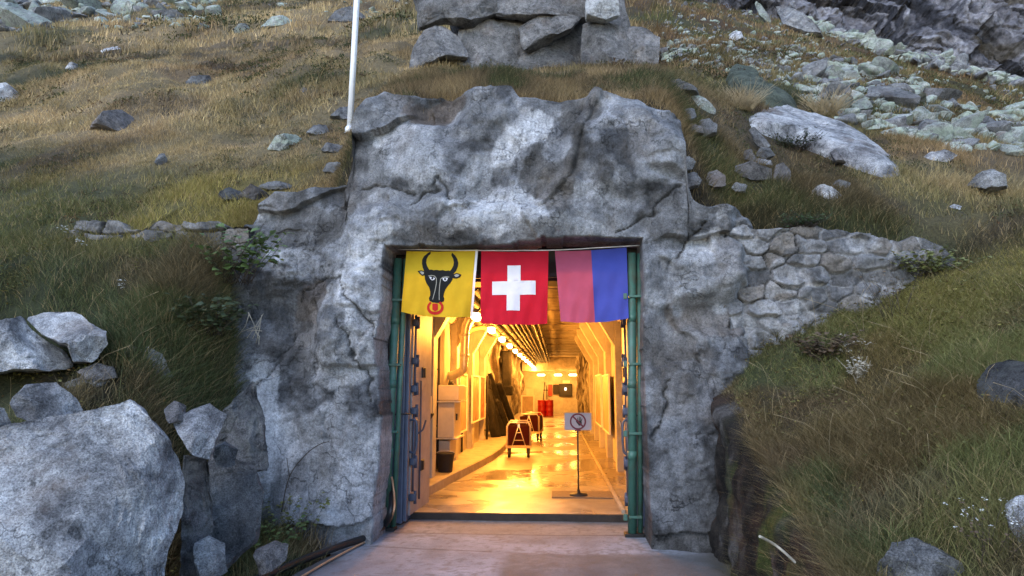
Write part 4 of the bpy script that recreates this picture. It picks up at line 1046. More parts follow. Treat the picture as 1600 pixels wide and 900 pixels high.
# ================================================================== flagpole
M['pole'] = flat_mat('white_pole_paint', (0.74, 0.75, 0.78), 0.35, 0.1, var=0.06)
pb_ = on_ground(546, 205, 6.0)
fpole = empty('flagpole', pb_); tag(fpole, 'tall white flagpole standing on the grass left of the portal top', 'flagpole')
d_ = pb_.length / F_PX
topv = Vector((0.012, 0.02, 1)).normalized() * 6.5
rp = 5.0 * pb_.y / F_PX
MB().tube([(0, 0, -0.25), topv * 0.35, topv], [rp * 1.0, rp, rp * 0.95], 16).build('pole', M['pole'], fpole)
MB().tube([(rp * 0.75, -rp * 0.7, 0.15), Vector((rp * 0.75, -rp * 0.7, 0)) + topv * 0.98], rp * 0.16, 6).build('halyard', M['line'], fpole)
MB().lathe([(rp * 1.5, -0.05), (rp * 1.5, 0.05), (rp * 1.15, 0.09)], (0, 0, 0), 16).build('base_collar', M['pole'], fpole)

# ================================================================== the no-entry sign on its stand, with the mat under it
M['sign_white'] = flat_mat('sign_white', (0.44, 0.40, 0.44), 0.5, var=0.05)
M['sign_red'] = flat_mat('sign_red', (0.16, 0.012, 0.03), 0.5, var=0.05)
sg = at_z(904, 775, 0.085); Ysg = sg.y
sign = empty('sign_stand', (sg.x, Ysg, 0.09)); tag(sign, 'white no entry sign with a black hand in a red ring on a thin stand', 'sign')
pz = lambda px, py: at_y(px, py, Ysg)
c_ = pz(903, 658.5); hw = (pz(924, 658).x - pz(882, 658).x) / 2; hh_ = (pz(903, 645).z - pz(903, 672).z) / 2
cx_, cz_ = c_.x - sg.x, c_.z - 0.09
MB().box((cx_, -0.012, cz_), (2 * hw, 0.008, 2 * hh_), bev=0.002).build('panel', M['sign_white'], sign)
MB().tube([(0, 0, 0), (0, 0, cz_ + 0.05)], 0.013, 10).build('post', M['black'], sign)
MB().lathe([(0.13, 0), (0.135, 0.012), (0.12, 0.03), (0.03, 0.04), (0.022, 0.09)], (0, 0, 0), 28).build('base', M['black'], sign)
MB().box((0, -0.006, cz_ - hh_ - 0.005), (0.09, 0.03, 0.025), bev=0.004).build('clamp', M['sign_red'], sign)
rO = hh_ * 0.96; rI = rO * 0.80
def flat_ring(mb, r0, r1, y):
    n_ = 48; v0 = [mb.bm.verts.new((cx_ + r0 * math.cos(2*math.pi*k/n_), y, cz_ + r0 * math.sin(2*math.pi*k/n_))) for k in range(n_)]
    v1 = [mb.bm.verts.new((cx_ + r1 * math.cos(2*math.pi*k/n_), y, cz_ + r1 * math.sin(2*math.pi*k/n_))) for k in range(n_)]
    for k in range(n_): mb.bm.faces.new((v0[k], v0[(k+1) % n_], v1[(k+1) % n_], v1[k]))
mb = MB(); flat_ring(mb, rO, rI, -0.0195)
a = math.radians(135); w_ = rO * 0.10; dx_, dz_ = math.cos(a), math.sin(a)
mb.poly([(cx_ + dx_ * rI * s1 - dz_ * w_ * s2, -0.0215, cz_ + dz_ * rI * s1 + dx_ * w_ * s2) for s1, s2 in ((1, 1), (1, -1), (-1, -1), (-1, 1))])
mb.build('prohibition_ring', M['sign_red'], sign)
hand = MB(); S = rO * 0.86; hx_, hz_ = cx_ + rO * 0.22, cz_ - rO * 0.06
def hpoly(pts, y=-0.0175): hand.poly([(hx_ + S * p[0], y, hz_ + S * p[1]) for p in pts])
hpoly([(-0.26, 0.10), (0.24, 0.14), (0.30, -0.15), (0.18, -0.50), (-0.16, -0.52), (-0.30, -0.2)])
for k, (bx, bz, tx, tz) in enumerate(((-0.20, 0.08, -0.30, 0.58), (-0.05, 0.10, -0.06, 0.74), (0.09, 0.12, 0.14, 0.68), (0.20, 0.08, 0.34, 0.48))):
    L = math.hypot(tx - bx, tz - bz); nx, nz2 = -(tz - bz) / L * 0.062, (tx - bx) / L * 0.062
    hpoly([(bx + nx, bz + nz2), (bx - nx, bz - nz2), (tx - nx * .8, tz - nz2 * .8), (tx, tz + 0.05), (tx + nx * .8, tz + nz2 * .8)], -0.0176 - 0.0002 * k)
hpoly([(-0.26, -0.05), (-0.22, -0.36), (-0.44, -0.12), (-0.58, 0.14), (-0.48, 0.18)], -0.0186)
hand.build('hand_symbol', M['black'], sign)
m_c = [at_z(862, 778, 0.083), at_z(958, 778, 0.083)]
mt = MB().box(((m_c[0].x + m_c[1].x) / 2, m_c[0].y + 0.30, 0.090), (m_c[1].x - m_c[0].x, 0.62, 0.012), bev=0.004)
M['mat'] = flat_mat('mat_rubber', (0.16, 0.11, 0.07), 0.8, var=0.3, vscale=20, bmp=0.4)
tag(mt.build('floor_mat', M['mat']), 'thin brown floor mat under the sign stand', 'mat')

# ================================================================== trolleys
M['bin'] = flat_mat('bin_board', (0.030, 0.003, 0.002), 0.7, var=0.2, vscale=6)
[n_ for n_ in M['bin'].node_tree.nodes if n_.type == 'BSDF_PRINCIPLED'][0].inputs['Specular IOR Level'].default_value = 0.08
M['chrome'] = flat_mat('trolley_tube', (0.6, 0.55, 0.48), 0.3, 0.6, var=0.1)
M['wood'] = flat_mat('trolley_wood', (0.5, 0.36, 0.2), 0.6, var=0.2)
M['tyre'] = flat_mat('tyre', (0.012, 0.011, 0.01), 0.7)
def trolley(label, loc, w, l, rz):
    t = empty('trolley', loc, rz); tag(t, label, 'trolley', 'two tool trolleys on the tunnel floor')
    MB().box((0, 0, 0.245), (w, l, 0.05), bev=0.01).build('deck', M['wood'], t)
    b = MB()
    for sy in (-1, 1): b.box((0, sy * (l / 2 - 0.02), 0.50), (w - 0.10, 0.025, 0.44), bev=0.005)
    for sx in (-1, 1): b.box((sx * (w / 2 - 0.06), 0, 0.50), (0.025, l - 0.07, 0.44), bev=0.005)
    b.build('bin', M['bin'], t)
    for sx in (-1, 1):
        for sy in (-1, 1): MB().box((sx * (w / 2 - 0.03), sy * (l / 2 - 0.03), 0.48), (0.04, 0.04, 0.48), bev=0.008).build('corner_post', M['wood'], t)
    for sy in (-1, 1):
        hp = [(-w / 2 + 0.04, sy * (l / 2 + 0.02), 0.3), (-w / 2 + 0.04, sy * (l / 2 + 0.02), 0.72), (-w / 2 + 0.10, sy * (l / 2 + 0.02), 0.80), (w / 2 - 0.10, sy * (l / 2 + 0.02), 0.80), (w / 2 - 0.04, sy * (l / 2 + 0.02), 0.72), (w / 2 - 0.04, sy * (l / 2 + 0.02), 0.3)]
        MB().tube(hp, 0.016, 8).build('push_handle', M['chrome'], t)
    y_ = -l / 2 - 0.035
    MB().tube([(-0.15, y_, 0.28), (0.0, y_, 0.74)], 0.011, 6).tube([(0.15, y_, 0.28), (0.0, y_, 0.74)], 0.011, 6).tube([(-0.11, y_, 0.40), (0.11, y_, 0.40)], 0.011, 6).tube([(-0.055, y_, 0.57), (0.055, y_, 0.57)], 0.011, 6).box((0, y_, 0.72), (0.05, 0.02, 0.07)).build('folding_bracket', M['chrome'], t)
    for sx in (-1, 1):
        for sy in (-1, 1):
            f = MB().box((sx * (w / 2 - 0.08), sy * (l / 2 - 0.12), 0.19), (0.085, 0.11, 0.09), bev=0.01).build('caster', M['black'], t)
            MB().lathe([(0.04, -0.034), (0.095, -0.032), (0.104, -0.012), (0.104, 0.012), (0.095, 0.032), (0.04, 0.034)], (sx * (w / 2 - 0.08), sy * (l / 2 - 0.12), 0.104), 20, 'X').build('tyre', M['tyre'], f)
    return t
tc = at_z(809, 716, 0.08); trolley('small dark brown trolley with pale tube handle, nearest on the tunnel floor', (tc.x, tc.y + 0.45, 0.08), 0.60, 0.85, R(3))
tc = at_z(829, 689, 0.08); trolley('second dark brown trolley, standing just behind the nearest one', (tc.x, tc.y + 0.6, 0.08), 0.66, 1.25, R(-4))

# ================================================================== things along the left wall
M['cab'] = flat_mat('cabinet_beige', (0.42, 0.36, 0.29), 0.45, 0.1, var=0.1)
cy_ = 12.0; cb_ = empty('wall_cabinet', (WL + 0.02, cy_ + 0.45, 0.8)); tag(cb_, 'tall beige metal electrical cabinet on the left tunnel wall', 'cabinet')
MB().box((0.16, 0, 0.30), (0.30, 0.8, 0.62), bev=0.015).build('body', M['cab'], cb_)
MB().box((0.20, 0, 0.78), (0.38, 0.86, 0.28), bev=0.02).build('top_box', M['cab'], cb_)
MB().box((0.20, 0, 0.625), (0.42, 0.9, 0.02)).build('shelf', M['chrome'], cb_); MB().box((0.18, 0, -0.02), (0.40, 0.86, 0.02)).build('shelf', M['chrome'], cb_)
MB().box((0.12, 0, -0.24), (0.22, 0.7, 0.36), bev=0.012).build('lower_panel', M['cab'], cb_)
MB().box((0.32, -0.2, 0.35), (0.03, 0.05, 0.12), bev=0.006).build('handle', M['black'], cb_)
MB().tube([(0.15, 0.0, 0.93), (0.15, 0.1, 1.0), (0.18, 0.2, 0.94)], 0.03, 8).build('cable_gland', M['black'], cb_)
bk = empty('bucket', (-1.94, 11.85, 0.235)); tag(bk, 'black plastic bucket on the walkway below the beige cabinet', 'bucket')
MB().lathe([(0.12, 0), (0.125, 0.01), (0.155, 0.29), (0.165, 0.30), (0.165, 0.32), (0.150, 0.32), (0.115, 0.03)], (0, 0, 0), 24).build('pail', M['black'], bk)
MB().tube([(0.16 * math.cos(a), 0, 0.30 + 0.06 * math.sin(a)) for a in np.linspace(0, math.pi, 12)], 0.006, 6).build('handle', M['chrome'], bk)
# small telephone-like box and funnel by the door
fb = empty('wall_phone_box', (WL + 0.01, 10.75, 1.35)); tag(fb, 'small dark box with hanging cord on wall beside the blast door', 'wall box')
MB().box((0.07, 0, 0.05), (0.13, 0.22, 0.28), bev=0.02).build('box', M['cab'], fb)
MB().lathe([(0.02, -0.30), (0.05, -0.18), (0.10, -0.10), (0.10, -0.08)], (0.09, 0, 0), 14).build('funnel', M['black'], fb)
MB().tube([tuple(p) for p in catmull([(0.09, 0, -0.3), (0.10, 0.03, -0.45), (0.08, -0.04, -0.6), (0.10, 0.02, -0.72)], 6)], 0.012, 6).build('cord', M['black'], fb)
def paper(name, c1, c2, c3, sc=3.0):
    m, nt, p = new_mat(name); pos = geopos(nt)
    n = nz(nt, sc, 6, 0.7, pos, 1.0)
    nt.links.new(ramp(nt, n, [(0.32, c1), (0.5, c2), (0.68, c3)]), p.inputs['Base Color']); setp(p, rough=0.55); return m
M['pos_a'] = paper('poster_brown', (0.10, 0.05, 0.025), (0.28, 0.17, 0.09), (0.45, 0.32, 0.2)); M['pos_b'] = paper('poster_red', (0.12, 0.03, 0.02), (0.35, 0.12, 0.06), (0.5, 0.38, 0.25), 5)
M['pos_c'] = paper('poster_tan', (0.25, 0.17, 0.1), (0.36, 0.26, 0.16), (0.42, 0.33, 0.22), 2); M['card'] = flat_mat('white_card', (0.7, 0.66, 0.58), 0.6, var=0.05)
def poster(x, y0, y1, z0, z1, mat, label, cat='poster', n_=1):
    t = empty('poster', (x, (y0 + y1) / 2, z0)); tag(t, label, cat)
    s = 1 if x < 0 else -1; L = y1 - y0; H = z1 - z0
    MB().box((s * 0.012, 0, H / 2), (0.02, L, H)).build('board', M[mat], t)
    f = MB()
    for yy in (-L / 2, L / 2): f.box((s * 0.02, yy, H / 2), (0.04, 0.03, H + 0.03))
    for zz in (0, H): f.box((s * 0.02, 0, zz), (0.04, L - 0.03, 0.03))
    f.build('frame', M['card'], t); return t
poster(WL + 0.13, 13.9, 15.0, 0.75, 1.95, 'pos_c', 'large plain tan board just right of the beige cabinet', 'board')
poster(WL + 0.13, 16.0, 17.4, 0.85, 1.95, 'pos_a', 'framed brown picture board hung on left wall beside the tan board')
poster(WL + 0.13, 17.6, 18.8, 0.85, 1.95, 'pos_b', 'framed reddish picture board nearer the black leaning slabs')
poster(WR - 0.14, 14.6, 16.6, 0.7, 1.95, 'pos_c', 'tall framed tan board on right wall next to the blast door', 'board')
poster(WR - 0.14, 17.2, 19.6, 0.7, 2.0, 'pos_a', 'tall framed brown board on right wall farther in')
wb = MB().box((WL + 0.09, 19.4, 1.12), (0.12, 0.3, 0.2), bev=0.01); tag(wb.build('junction_box', M['card']), 'small white box on left wall under the picture boards', 'wall box')
lp_ = MB().tube([(WL + 0.2, 18.98, 0.25), (WL + 0.2, 18.98, 2.0)], 0.03, 8).box((WL + 0.15, 18.98, 0.5), (0.1, 0.06, 0.03)).box((WL + 0.15, 18.98, 1.8), (0.1, 0.06, 0.03)); tag(lp_.build('downpipe', M['pipe_dark']), 'dark brown vertical pipe right of the reddish picture board', 'pipe')

# black sheets leaning on the wall
M['slab_black'] = stone_mat('black_slab', (0.006, 0.005, 0.005), (0.013, 0.011, 0.01), (0.03, 0.026, 0.022), scale=2)
for k, (yk, xk, hk, lean, wk_, lab) in enumerate(((20.1, -1.78, 1.45, 14, 0.5, 'shortest of the black slabs leaning on the left wall, nearest the doorway'), (20.6, -1.62, 1.75, 17, 0.42, 'black slab leaning between the shortest and the tallest ones'),
        (21.5, -1.50, 2.0, 19, 0.45, 'tallest black slab leaning on the left wall'), (22.5, -1.36, 1.7, 21, 0.5, 'black slab leaning deepest in the tunnel, behind the tallest'), (20.9, -1.45, 1.2, 24, 0.35, 'narrow black slab leaning with its foot farthest from the wall'))):
    b = bmesh.new(); bmesh.ops.create_cube(b, size=1.0); bmesh.ops.scale(b, vec=(0.16, wk_, hk), verts=b.verts)
    bmesh.ops.bevel(b, geom=b.edges[:], offset=0.03, segments=1, affect='EDGES'); bmesh.ops.subdivide_edges(b, edges=b.edges[:], cuts=5, use_grid_fill=True)
    for v in b.verts:
        v.co.z += hk / 2
        nn_ = Vector(mnoise.noise_vector(v.co * 3 + Vector((k * 9, 0, 0)))) * 0.06; v.co += nn_; v.co.y *= 1 - 0.35 * (v.co.z / hk)
    me = bpy.data.meshes.new('leaning_slab'); b.to_mesh(me); b.free(); me.materials.append(M['slab_black'])
    o = bpy.data.objects.new('leaning_slab', me); COL.objects.link(o); o.location = (xk, yk, 0.22); o.rotation_euler = (R(3 * k - 5), R(-lean), R(8 * k - 10))
    tag(o, lab, 'slab')
# dark equipment hanging high on the wall behind them
hb_ = MB().box((-1.9, 25.6, 2.3), (0.35, 0.5, 1.5), bev=0.06).box((-1.85, 25.5, 1.55), (0.4, 0.5, 0.35), bev=0.05); tag(hb_.build('hanging_tarp', M['slab_black']), 'dark tarp bundle hanging on left wall above the leaning slabs', 'tarp')
# display stand, barrels, end-wall fittings
ds = empty('display_stand', (at_z(832, 649, 0.2).x, 30.5, 0.22)); tag(ds, 'white framed display stand holding a pale notice near the end wall', 'display stand')
f = MB()
for sx in (-0.27, 0.27): f.box((sx, 0, 0.55), (0.05, 0.05, 1.12), rx=R(-6))
f.box((0, 0.055, 1.08), (0.58, 0.05, 0.05)).box((0, 0.0, 0.25), (0.54, 0.04, 0.05)); f.build('frame', M['card'], ds)
MB().box((0, 0.03, 0.68), (0.50, 0.02, 0.74), rx=R(-6)).build('picture', M['pos_c'], ds)
MB().box((0.1, 0.08, 1.26), (0.34, 0.015, 0.28)).build('notice', M['card'], ds)
M['barrel'] = flat_mat('barrel_red', (0.42, 0.012, 0.012), 0.35, 0.0, var=0.15)
for k, (px0, lab) in enumerate(((846.5, 'red steel barrel, left one of the pair by the end wall'), (858.5, 'red steel barrel, right one of the pair by the end wall'))):
    b0 = at_z(px0, 650, 0.08); t = empty('barrel', (b0.x, b0.y, 0.08), k * 1.2); tag(t, lab, 'barrel', 'red barrels at the end of the tunnel')
    MB().lathe([(0.22, 0), (0.235, 0.02), (0.225, 0.05), (0.225, 0.28), (0.24, 0.30), (0.225, 0.32), (0.225, 0.58), (0.24, 0.60), (0.225, 0.62), (0.225, 0.85), (0.237, 0.88), (0.21, 0.885)], (0, 0, 0), 28).build('drum', M['barrel'], t)
    MB().lathe([(0.05, 0.884), (0.05, 0.905)], (0.1, 0.05, 0), 14).build('bung', M['black'], t)
ew = TY1 - 0.02
wv = empty('wall_window', (0.55, ew, 1.15)); tag(wv, 'dark window opening in the end wall with one bright lamp reflection', 'window')
MB().box((0, -0.02, 0.35), (0.74, 0.05, 0.68)).build('pane', M['black'], wv)
f = MB()
for sx in (-0.39, 0.39): f.box((sx, -0.04, 0.35), (0.05, 0.1, 0.78))
for zz in (-0.02, 0.72): f.box((0, -0.04, zz), (0.74, 0.1, 0.05))
f.build('frame', M['tray'], wv)
M['reflection_glow'] = emit_mat('reflection_glow', (1, 0.85, 0.6), 12)
MB().lathe([(0.01, -0.085), (0.06, -0.07), (0.06, -0.045)], (0, 0, 0.42), 14, 'Y').build('lamp_reflection', M['reflection_glow'], wv)  # glowing disc standing in for a lamp reflected in the pane
nt_ = MB().box((0.6, ew, 2.02), (0.45, 0.02, 0.16)); tag(nt_.build('notice_board', M['card']), 'pale notice above the dark end wall window', 'notice')
M['red_box'] = flat_mat('red_box', (0.4, 0.02, 0.015), 0.45)
fx2 = empty('fire_cabinet', (-0.42, ew - 0.06, 1.2)); tag(fx2, 'small red fire cabinet on the end wall above the barrels', 'cabinet')
MB().box((0, 0, 0.3), (0.24, 0.12, 0.7), bev=0.015).build('body', M['red_box'], fx2)
MB().box((0.0, -0.065, 0.3), (0.04, 0.02, 0.12)).build('handle', M['black'], fx2)
db = MB().box((-0.05, ew - 0.05, 1.55), (0.36, 0.1, 0.6), bev=0.02); tag(db.build('control_box', M['tray']), 'dark control box between red cabinet and end wall window', 'wall box')
tl_ = MB().tube([(-0.85, ew - 0.6, 0.9), (-0.75, ew - 0.5, 2.0)], 0.03, 8).tube([(-0.62, ew - 0.6, 0.9), (-0.66, ew - 0.4, 1.8)], 0.025, 8).box((-0.7, ew - 0.45, 1.5), (0.3, 0.06, 0.06)); tag(tl_.build('tool_rack', M['tray']), 'dark upright tools standing behind the red barrels', 'tools')

# ================================================================== hose and cable at the left of the threshold
M['hose'] = flat_mat('hose_black', (0.012, 0.012, 0.013), 0.45); M['cable'] = flat_mat('cable_orange', (0.45, 0.24, 0.13), 0.5)
hp = catmull([at_z(380, 915, 0.06), at_z(430, 893, 0.06), at_z(480, 872, 0.06), at_z(530, 854, 0.06), at_z(575, 838, 0.06), at_z(598, 824, 0.07), at_y(610, 800, 7.9), at_y(613, 770, 8.12)], 8)
tag(MB().tube([tuple(p) for p in hp], 0.036, 10).build('hose', M['hose']), 'thick black hose curving along the left edge of the path', 'hose')
hp = catmull([at_z(470, 902, 0.02), at_z(500, 884, 0.02), at_z(540, 862, 0.02), at_z(578, 842, 0.02), at_z(604, 822, 0.03), at_y(615, 800, 7.85), at_y(616, 775, 8.0), at_y(612, 745, 8.1)], 8)
tag(MB().tube([tuple(p) for p in hp], 0.011, 8).build('cable', M['cable']), 'thin orange cable lying beside the black hose', 'cable')
# ================================================================== rocks
_ico = {}
def ico(sub):
    if sub not in _ico:
        b = bmesh.new(); bmesh.ops.create_icosphere(b, subdivisions=sub, radius=1.0)
        b.verts.ensure_lookup_table()
        _ico[sub] = (np.array([v.co[:] for v in b.verts]), np.array([[v.index for v in f.verts] for f in b.faces])); b.free()
    return _ico[sub]
HERO = []            # (x, y, radius) of the larger stones, so that grass stays off them
def facet(P, seed, n_=9, depth=(0.62, 0.92)):
    """chop a unit-sized point cloud with random planes: flat broken faces"""
    r_ = np.random.default_rng(seed)
    for _ in range(n_):
        n = r_.normal(size=3); n /= np.linalg.norm(n); d = r_.uniform(*depth)
        ex = np.maximum(0, P @ n - d); P = P - ex[:, None] * n * 0.93
    return P
def stone_px(name, poly, dist, thick, mat, seed=1, label=None, cat='boulder', sub=5, facets=8, rough=0.02, box=0.55, group=None, parent=None, off=0.0, noise_scale=1.0, planes=None):
    """a boulder with a given outline: real size at horizontal distance dist, rounded in depth"""
    pl = np.array(poly, float)
    c0 = pl.mean(0); r0 = ray(*c0); hd = math.hypot(r0[0], r0[1])
    t = dist / hd; C = np.array([r0[0] * t, r0[1] * t, CAMZ + r0[2] * t])
    fw = np.array([r0[0] / hd, r0[1] / hd, 0.0]); rt = np.array([fw[1], -fw[0], 0.0])
    pts = []
    for p in pl:
        rr_ = ray(*p); tt_ = dist / (rr_ @ fw); W = np.array([rr_[0] * tt_, rr_[1] * tt_, CAMZ + rr_[2] * tt_])
        pts.append(((W - C) @ rt, W[2] - C[2]))
    pts = np.array(pts); c2 = pts.mean(0); q = pts - c2
    # radius of the outline for every direction (star-shaped polygon)
    th = np.linspace(-math.pi, math.pi, 721); rad = np.zeros_like(th)
    A = q; B = np.roll(q, -1, 0)
    for k, a in enumerate(th):
        d = np.array([math.cos(a), math.sin(a)])
        den = d[0] * (B[:, 1] - A[:, 1]) - d[1] * (B[:, 0] - A[:, 0])
        with np.errstate(all='ignore'):
            tq = (A[:, 0] * (B[:, 1] - A[:, 1]) - A[:, 1] * (B[:, 0] - A[:, 0])) / den
            uq = (A[:, 0] * d[1] - A[:, 1] * d[0]) / den
        ok = np.isfinite(tq) & (tq > 0) & (uq >= -1e-6) & (uq <= 1 + 1e-6)
        rad[k] = tq[ok].max() if ok.any() else 0.01
    D, Fc = ico(sub)
    P = D.copy()
    P = np.sign(P) * np.abs(P)
    if facets: P = facet(P, seed, facets)
    mx = np.max(np.hypot(P[:, 0], P[:, 2]))
    s = np.hypot(P[:, 0], P[:, 2]) + 1e-9
    phi = np.arctan2(P[:, 2], P[:, 0])
    s2 = np.clip(s / mx, 0, 1) ** box
    RR = np.interp(phi, th, rad)
    lx = np.cos(phi) * RR * s2; lz = np.sin(phi) * RR * s2; ly = np.sign(P[:, 1]) * np.abs(P[:, 1]) ** 0.8 * thick * 0.5
    sz = float(np.mean(rad))
    rp_ = np.random.default_rng(seed + 1000)
    fx_n, fz_n = lx / sz, lz / sz
    pls = planes if planes is not None else [(rp_.uniform(0.25, 0.75), rp_.uniform(-0.75, 0.75), rp_.uniform(-0.25, 0.95)) for _ in range(7)]
    lim = np.full(len(lx), -9.0)
    for h_, a_, b_ in pls:
        lim = np.maximum(lim, -h_ + a_ * fx_n * 0.8 + b_ * fz_n * 0.8)
    lim = np.minimum(lim, 0.75)
    ly = np.maximum(ly, lim * thick * 0.5)
    ly = ly - 0.30 * chips(lx, lz, 0.55 * sz, seed + 40, 0.6) - 0.25 * chips(lx, lz, 0.2 * sz, seed + 41, 0.65)
    n3 = lambda sc, sd: fbm((lx + 3.3 * seed) / sc, (ly + 1.7 * seed) / sc, lz / sc, octs=4, seed=sd)
    amp = rough * sz * 2.2
    ly = ly - amp * 1.1 * n3(0.55 * sz * noise_scale, seed) - amp * n3(0.16 * sz * noise_scale, seed + 3) * 0.7 - amp * 0.5 * np.abs(n3(0.06 * sz * noise_scale, seed + 4))
    lx = lx + amp * 0.8 * n3(0.3 * sz * noise_scale, seed + 5); lz = lz + amp * 0.8 * n3(0.3 * sz * noise_scale, seed + 9)
    base = C + rt * c2[0] + np.array([0, 0, c2[1]]) + fw * (thick * 0.25 + off)
    Vv = np.outer(lx, rt) + np.outer(ly, fw) + np.outer(lz, [0, 0, 1])
    o = mesh_np(name, Vv, Fc, mat, smooth=True)
    o.data.set_sharp_from_angle(angle=R(24))
    o.location = base
    if label: tag(o, label, cat, group)
    HERO.append((base[0], base[1], 0.45 * float(np.ptp(lx))))
    return o
G = M['granite']; GG = M['granite_grey']; GD = M['granite_dark']; GB = M['granite_brown']
def hs(poly, thick_f, mat, seed, label, sub=4, facets=8, dback=0.0, rough=0.02, box=0.55):
    pl = np.array(poly, float); cx_p = pl[:, 0].mean(); by = pl[:, 1].max()
    p = on_ground(cx_p, by - 1.0)
    d = math.hypot(p.x, p.y) + dback
    w = (pl[:, 0].max() - pl[:, 0].min()) * d / F_PX
    return stone_px('boulder', poly, d, w * thick_f, mat, seed, label, sub=sub, facets=facets, rough=rough, box=box)
stone_px('boulder', [(-160, 760), (-60, 690), (60, 655), (140, 640), (213, 616), (252, 640), (286, 692), (306, 775), (298, 832), (272, 900), (262, 980), (60, 1040), (-160, 1000)], 4.7, 1.5, G, 3, 'huge pale granite boulder in the foreground, largest of all', facets=12, rough=0.018, box=0.45, sub=6, planes=[(0.12, -0.25, 0.95), (0.42, 0.02, 0.0), (0.22, 0.85, 0.15), (0.50, -0.55, -0.15), (0.30, 0.35, 0.6)])
stone_px('boulder', [(8, 632), (40, 600), (88, 597), (122, 622), (133, 642), (98, 660), (48, 672), (14, 655)], 5.5, 0.55, G, 7, 'rounded pale boulder resting on top of the huge foreground boulder')
stone_px('boulder', [(-70, 655), (-30, 625), (8, 640), (18, 662), (30, 690), (-20, 700), (-60, 690)], 5.4, 0.5, GG, 8, 'grey boulder cut by the left picture edge above the huge boulder')
hs([(96, 600), (120, 590), (165, 592), (196, 606), (188, 620), (130, 630)], 0.9, GG, 9, 'flat grey stone in the grass behind the rounded pale boulder')
hs([(85, 582), (120, 576), (165, 584), (172, 592), (120, 594)], 0.9, GG, 10, 'thin flat stone edge poking from the grass above the flat stone', sub=4)
stone_px('boulder', [(266, 656), (300, 641), (328, 631), (356, 650), (343, 690), (327, 720), (300, 714), (276, 684)], 5.75, 0.6, G, 12, 'angular pale boulder perched at the right shoulder of the huge boulder')
stone_px('boulder', [(318, 728), (360, 714), (406, 728), (416, 790), (405, 850), (350, 905), (322, 850)], 6.3, 0.5, GG, 14, 'dark grey slab leaning below the angular boulder, beside the rock portal')
stone_px('boulder', [(350, 640), (396, 592), (414, 650), (420, 735), (350, 745), (318, 735)], 6.75, 0.6, GD, 15, 'dark brown shaded rock between left bank grass and the portal', rough=0.03)
stone_px('boulder', [(-90, 545), (-40, 508), (34, 486), (62, 520), (112, 546), (120, 574), (50, 584), (-80, 588)], 7.3, 1.2, G, 16, 'broad pale boulder at the left edge with a dark crack on its right')
stone_px('boulder', [(34, 486), (72, 477), (118, 479), (178, 515), (174, 538), (148, 570), (116, 574), (104, 542), (62, 518)], 7.2, 1.1, G, 17, 'grey lichen topped boulder joined to the broad pale boulder')
hs([(212, 545), (232, 540), (256, 549), (263, 570), (272, 590), (238, 592), (214, 578)], 0.9, G, 18, 'small blocky pale stone in the grass right of the grey lichen boulder')
hs([(186, 548), (200, 534), (216, 544), (214, 562), (194, 564)], 0.9, GB, 19, 'small brownish stone behind the small blocky pale stone', sub=4)
stone_px('boulder', [(284, 716), (322, 722), (332, 800), (336, 870), (310, 960), (280, 960)], 5.9, 0.6, GD, 20, 'dark shaded rock in the gap right of the huge boulder', rough=0.03)
# dead ground-level kerb stones at the lower left
stone_px('boulder', [(395, 868), (430, 852), (452, 858), (448, 880), (404, 905)], 5.7, 0.4, GB, 22, 'low brownish kerb stone beside the black hose', sub=4)
stone_px('boulder', [(300, 860), (325, 846), (352, 858), (356, 900), (305, 915)], 5.5, 0.5, GG, 23, 'grey stone low in the grass between the huge boulder and the hose')
stone_px('boulder', [(330, 700), (352, 690), (372, 704), (368, 730), (335, 732)], 6.1, 0.35, GG, 24, 'small grey stone wedged between the angular boulder and the leaning slab', sub=4)
stone_px('boulder', [(255, 640), (272, 626), (292, 634), (290, 660), (262, 665)], 5.9, 0.35, GB, 25, 'small brownish stone tucked behind the shoulder of the huge boulder', sub=4)
hs([(118, 580), (150, 566), (182, 572), (190, 592), (140, 596)], 0.9, GB, 26, 'brownish stone half buried right under the grey lichen topped boulder', dback=-0.1, sub=4)
# right foreground
hs([(1522, 600), (1540, 570), (1575, 560), (1640, 562), (1660, 620), (1625, 650), (1555, 648), (1525, 630)], 0.9, GD, 30, 'dark boulder with a pale top at the right edge, half sunk in grass', rough=0.02)
hs([(1366, 890), (1392, 858), (1425, 850), (1470, 862), (1510, 890), (1515, 940), (1370, 950)], 0.9, GG, 31, 'grey boulder at the bottom edge of the right grass bank')
hs([(1567, 795), (1585, 780), (1640, 775), (1660, 860), (1600, 862), (1575, 830)], 0.9, G, 32, 'pale boulder cut by the right edge near the white flowers')
# left hillside stones
def hexa(cx, cy, w, h, seed, skew=0.0):
    r_ = np.random.default_rng(seed); n = 9
    return [(cx + w / 2 * math.cos(a) * r_.uniform(0.85, 1.05) + skew * math.sin(a) * w / 2, cy - h / 2 * math.sin(a) * r_.uniform(0.85, 1.05)) for a in np.linspace(0, 2 * math.pi, n + 1)[:-1]]
hs([(-25, 158), (-20, 128), (10, 122), (28, 135), (35, 155), (5, 162)], 0.8, G, 40, 'pale stone cut by the left edge in the straw grass')
hs([(138, 195), (160, 172), (190, 163), (212, 172), (228, 192), (185, 206)], 0.8, GB, 41, 'brown domed boulder lying in the straw grass, left hillside')
hs([(155, 74), (172, 66), (202, 64), (213, 72), (190, 79), (160, 79)], 0.8, G, 42, 'flat pale stone in the meadow below the left boulder field')
hs([(100, 104), (108, 94), (122, 94), (130, 105), (112, 110)], 0.9, G, 43, 'small white stone in a grassy hollow, upper left')
hs([(240, 254), (247, 239), (258, 237), (264, 250), (254, 260)], 0.9, GG, 44, 'small grey stone standing alone in the yellow green grass')
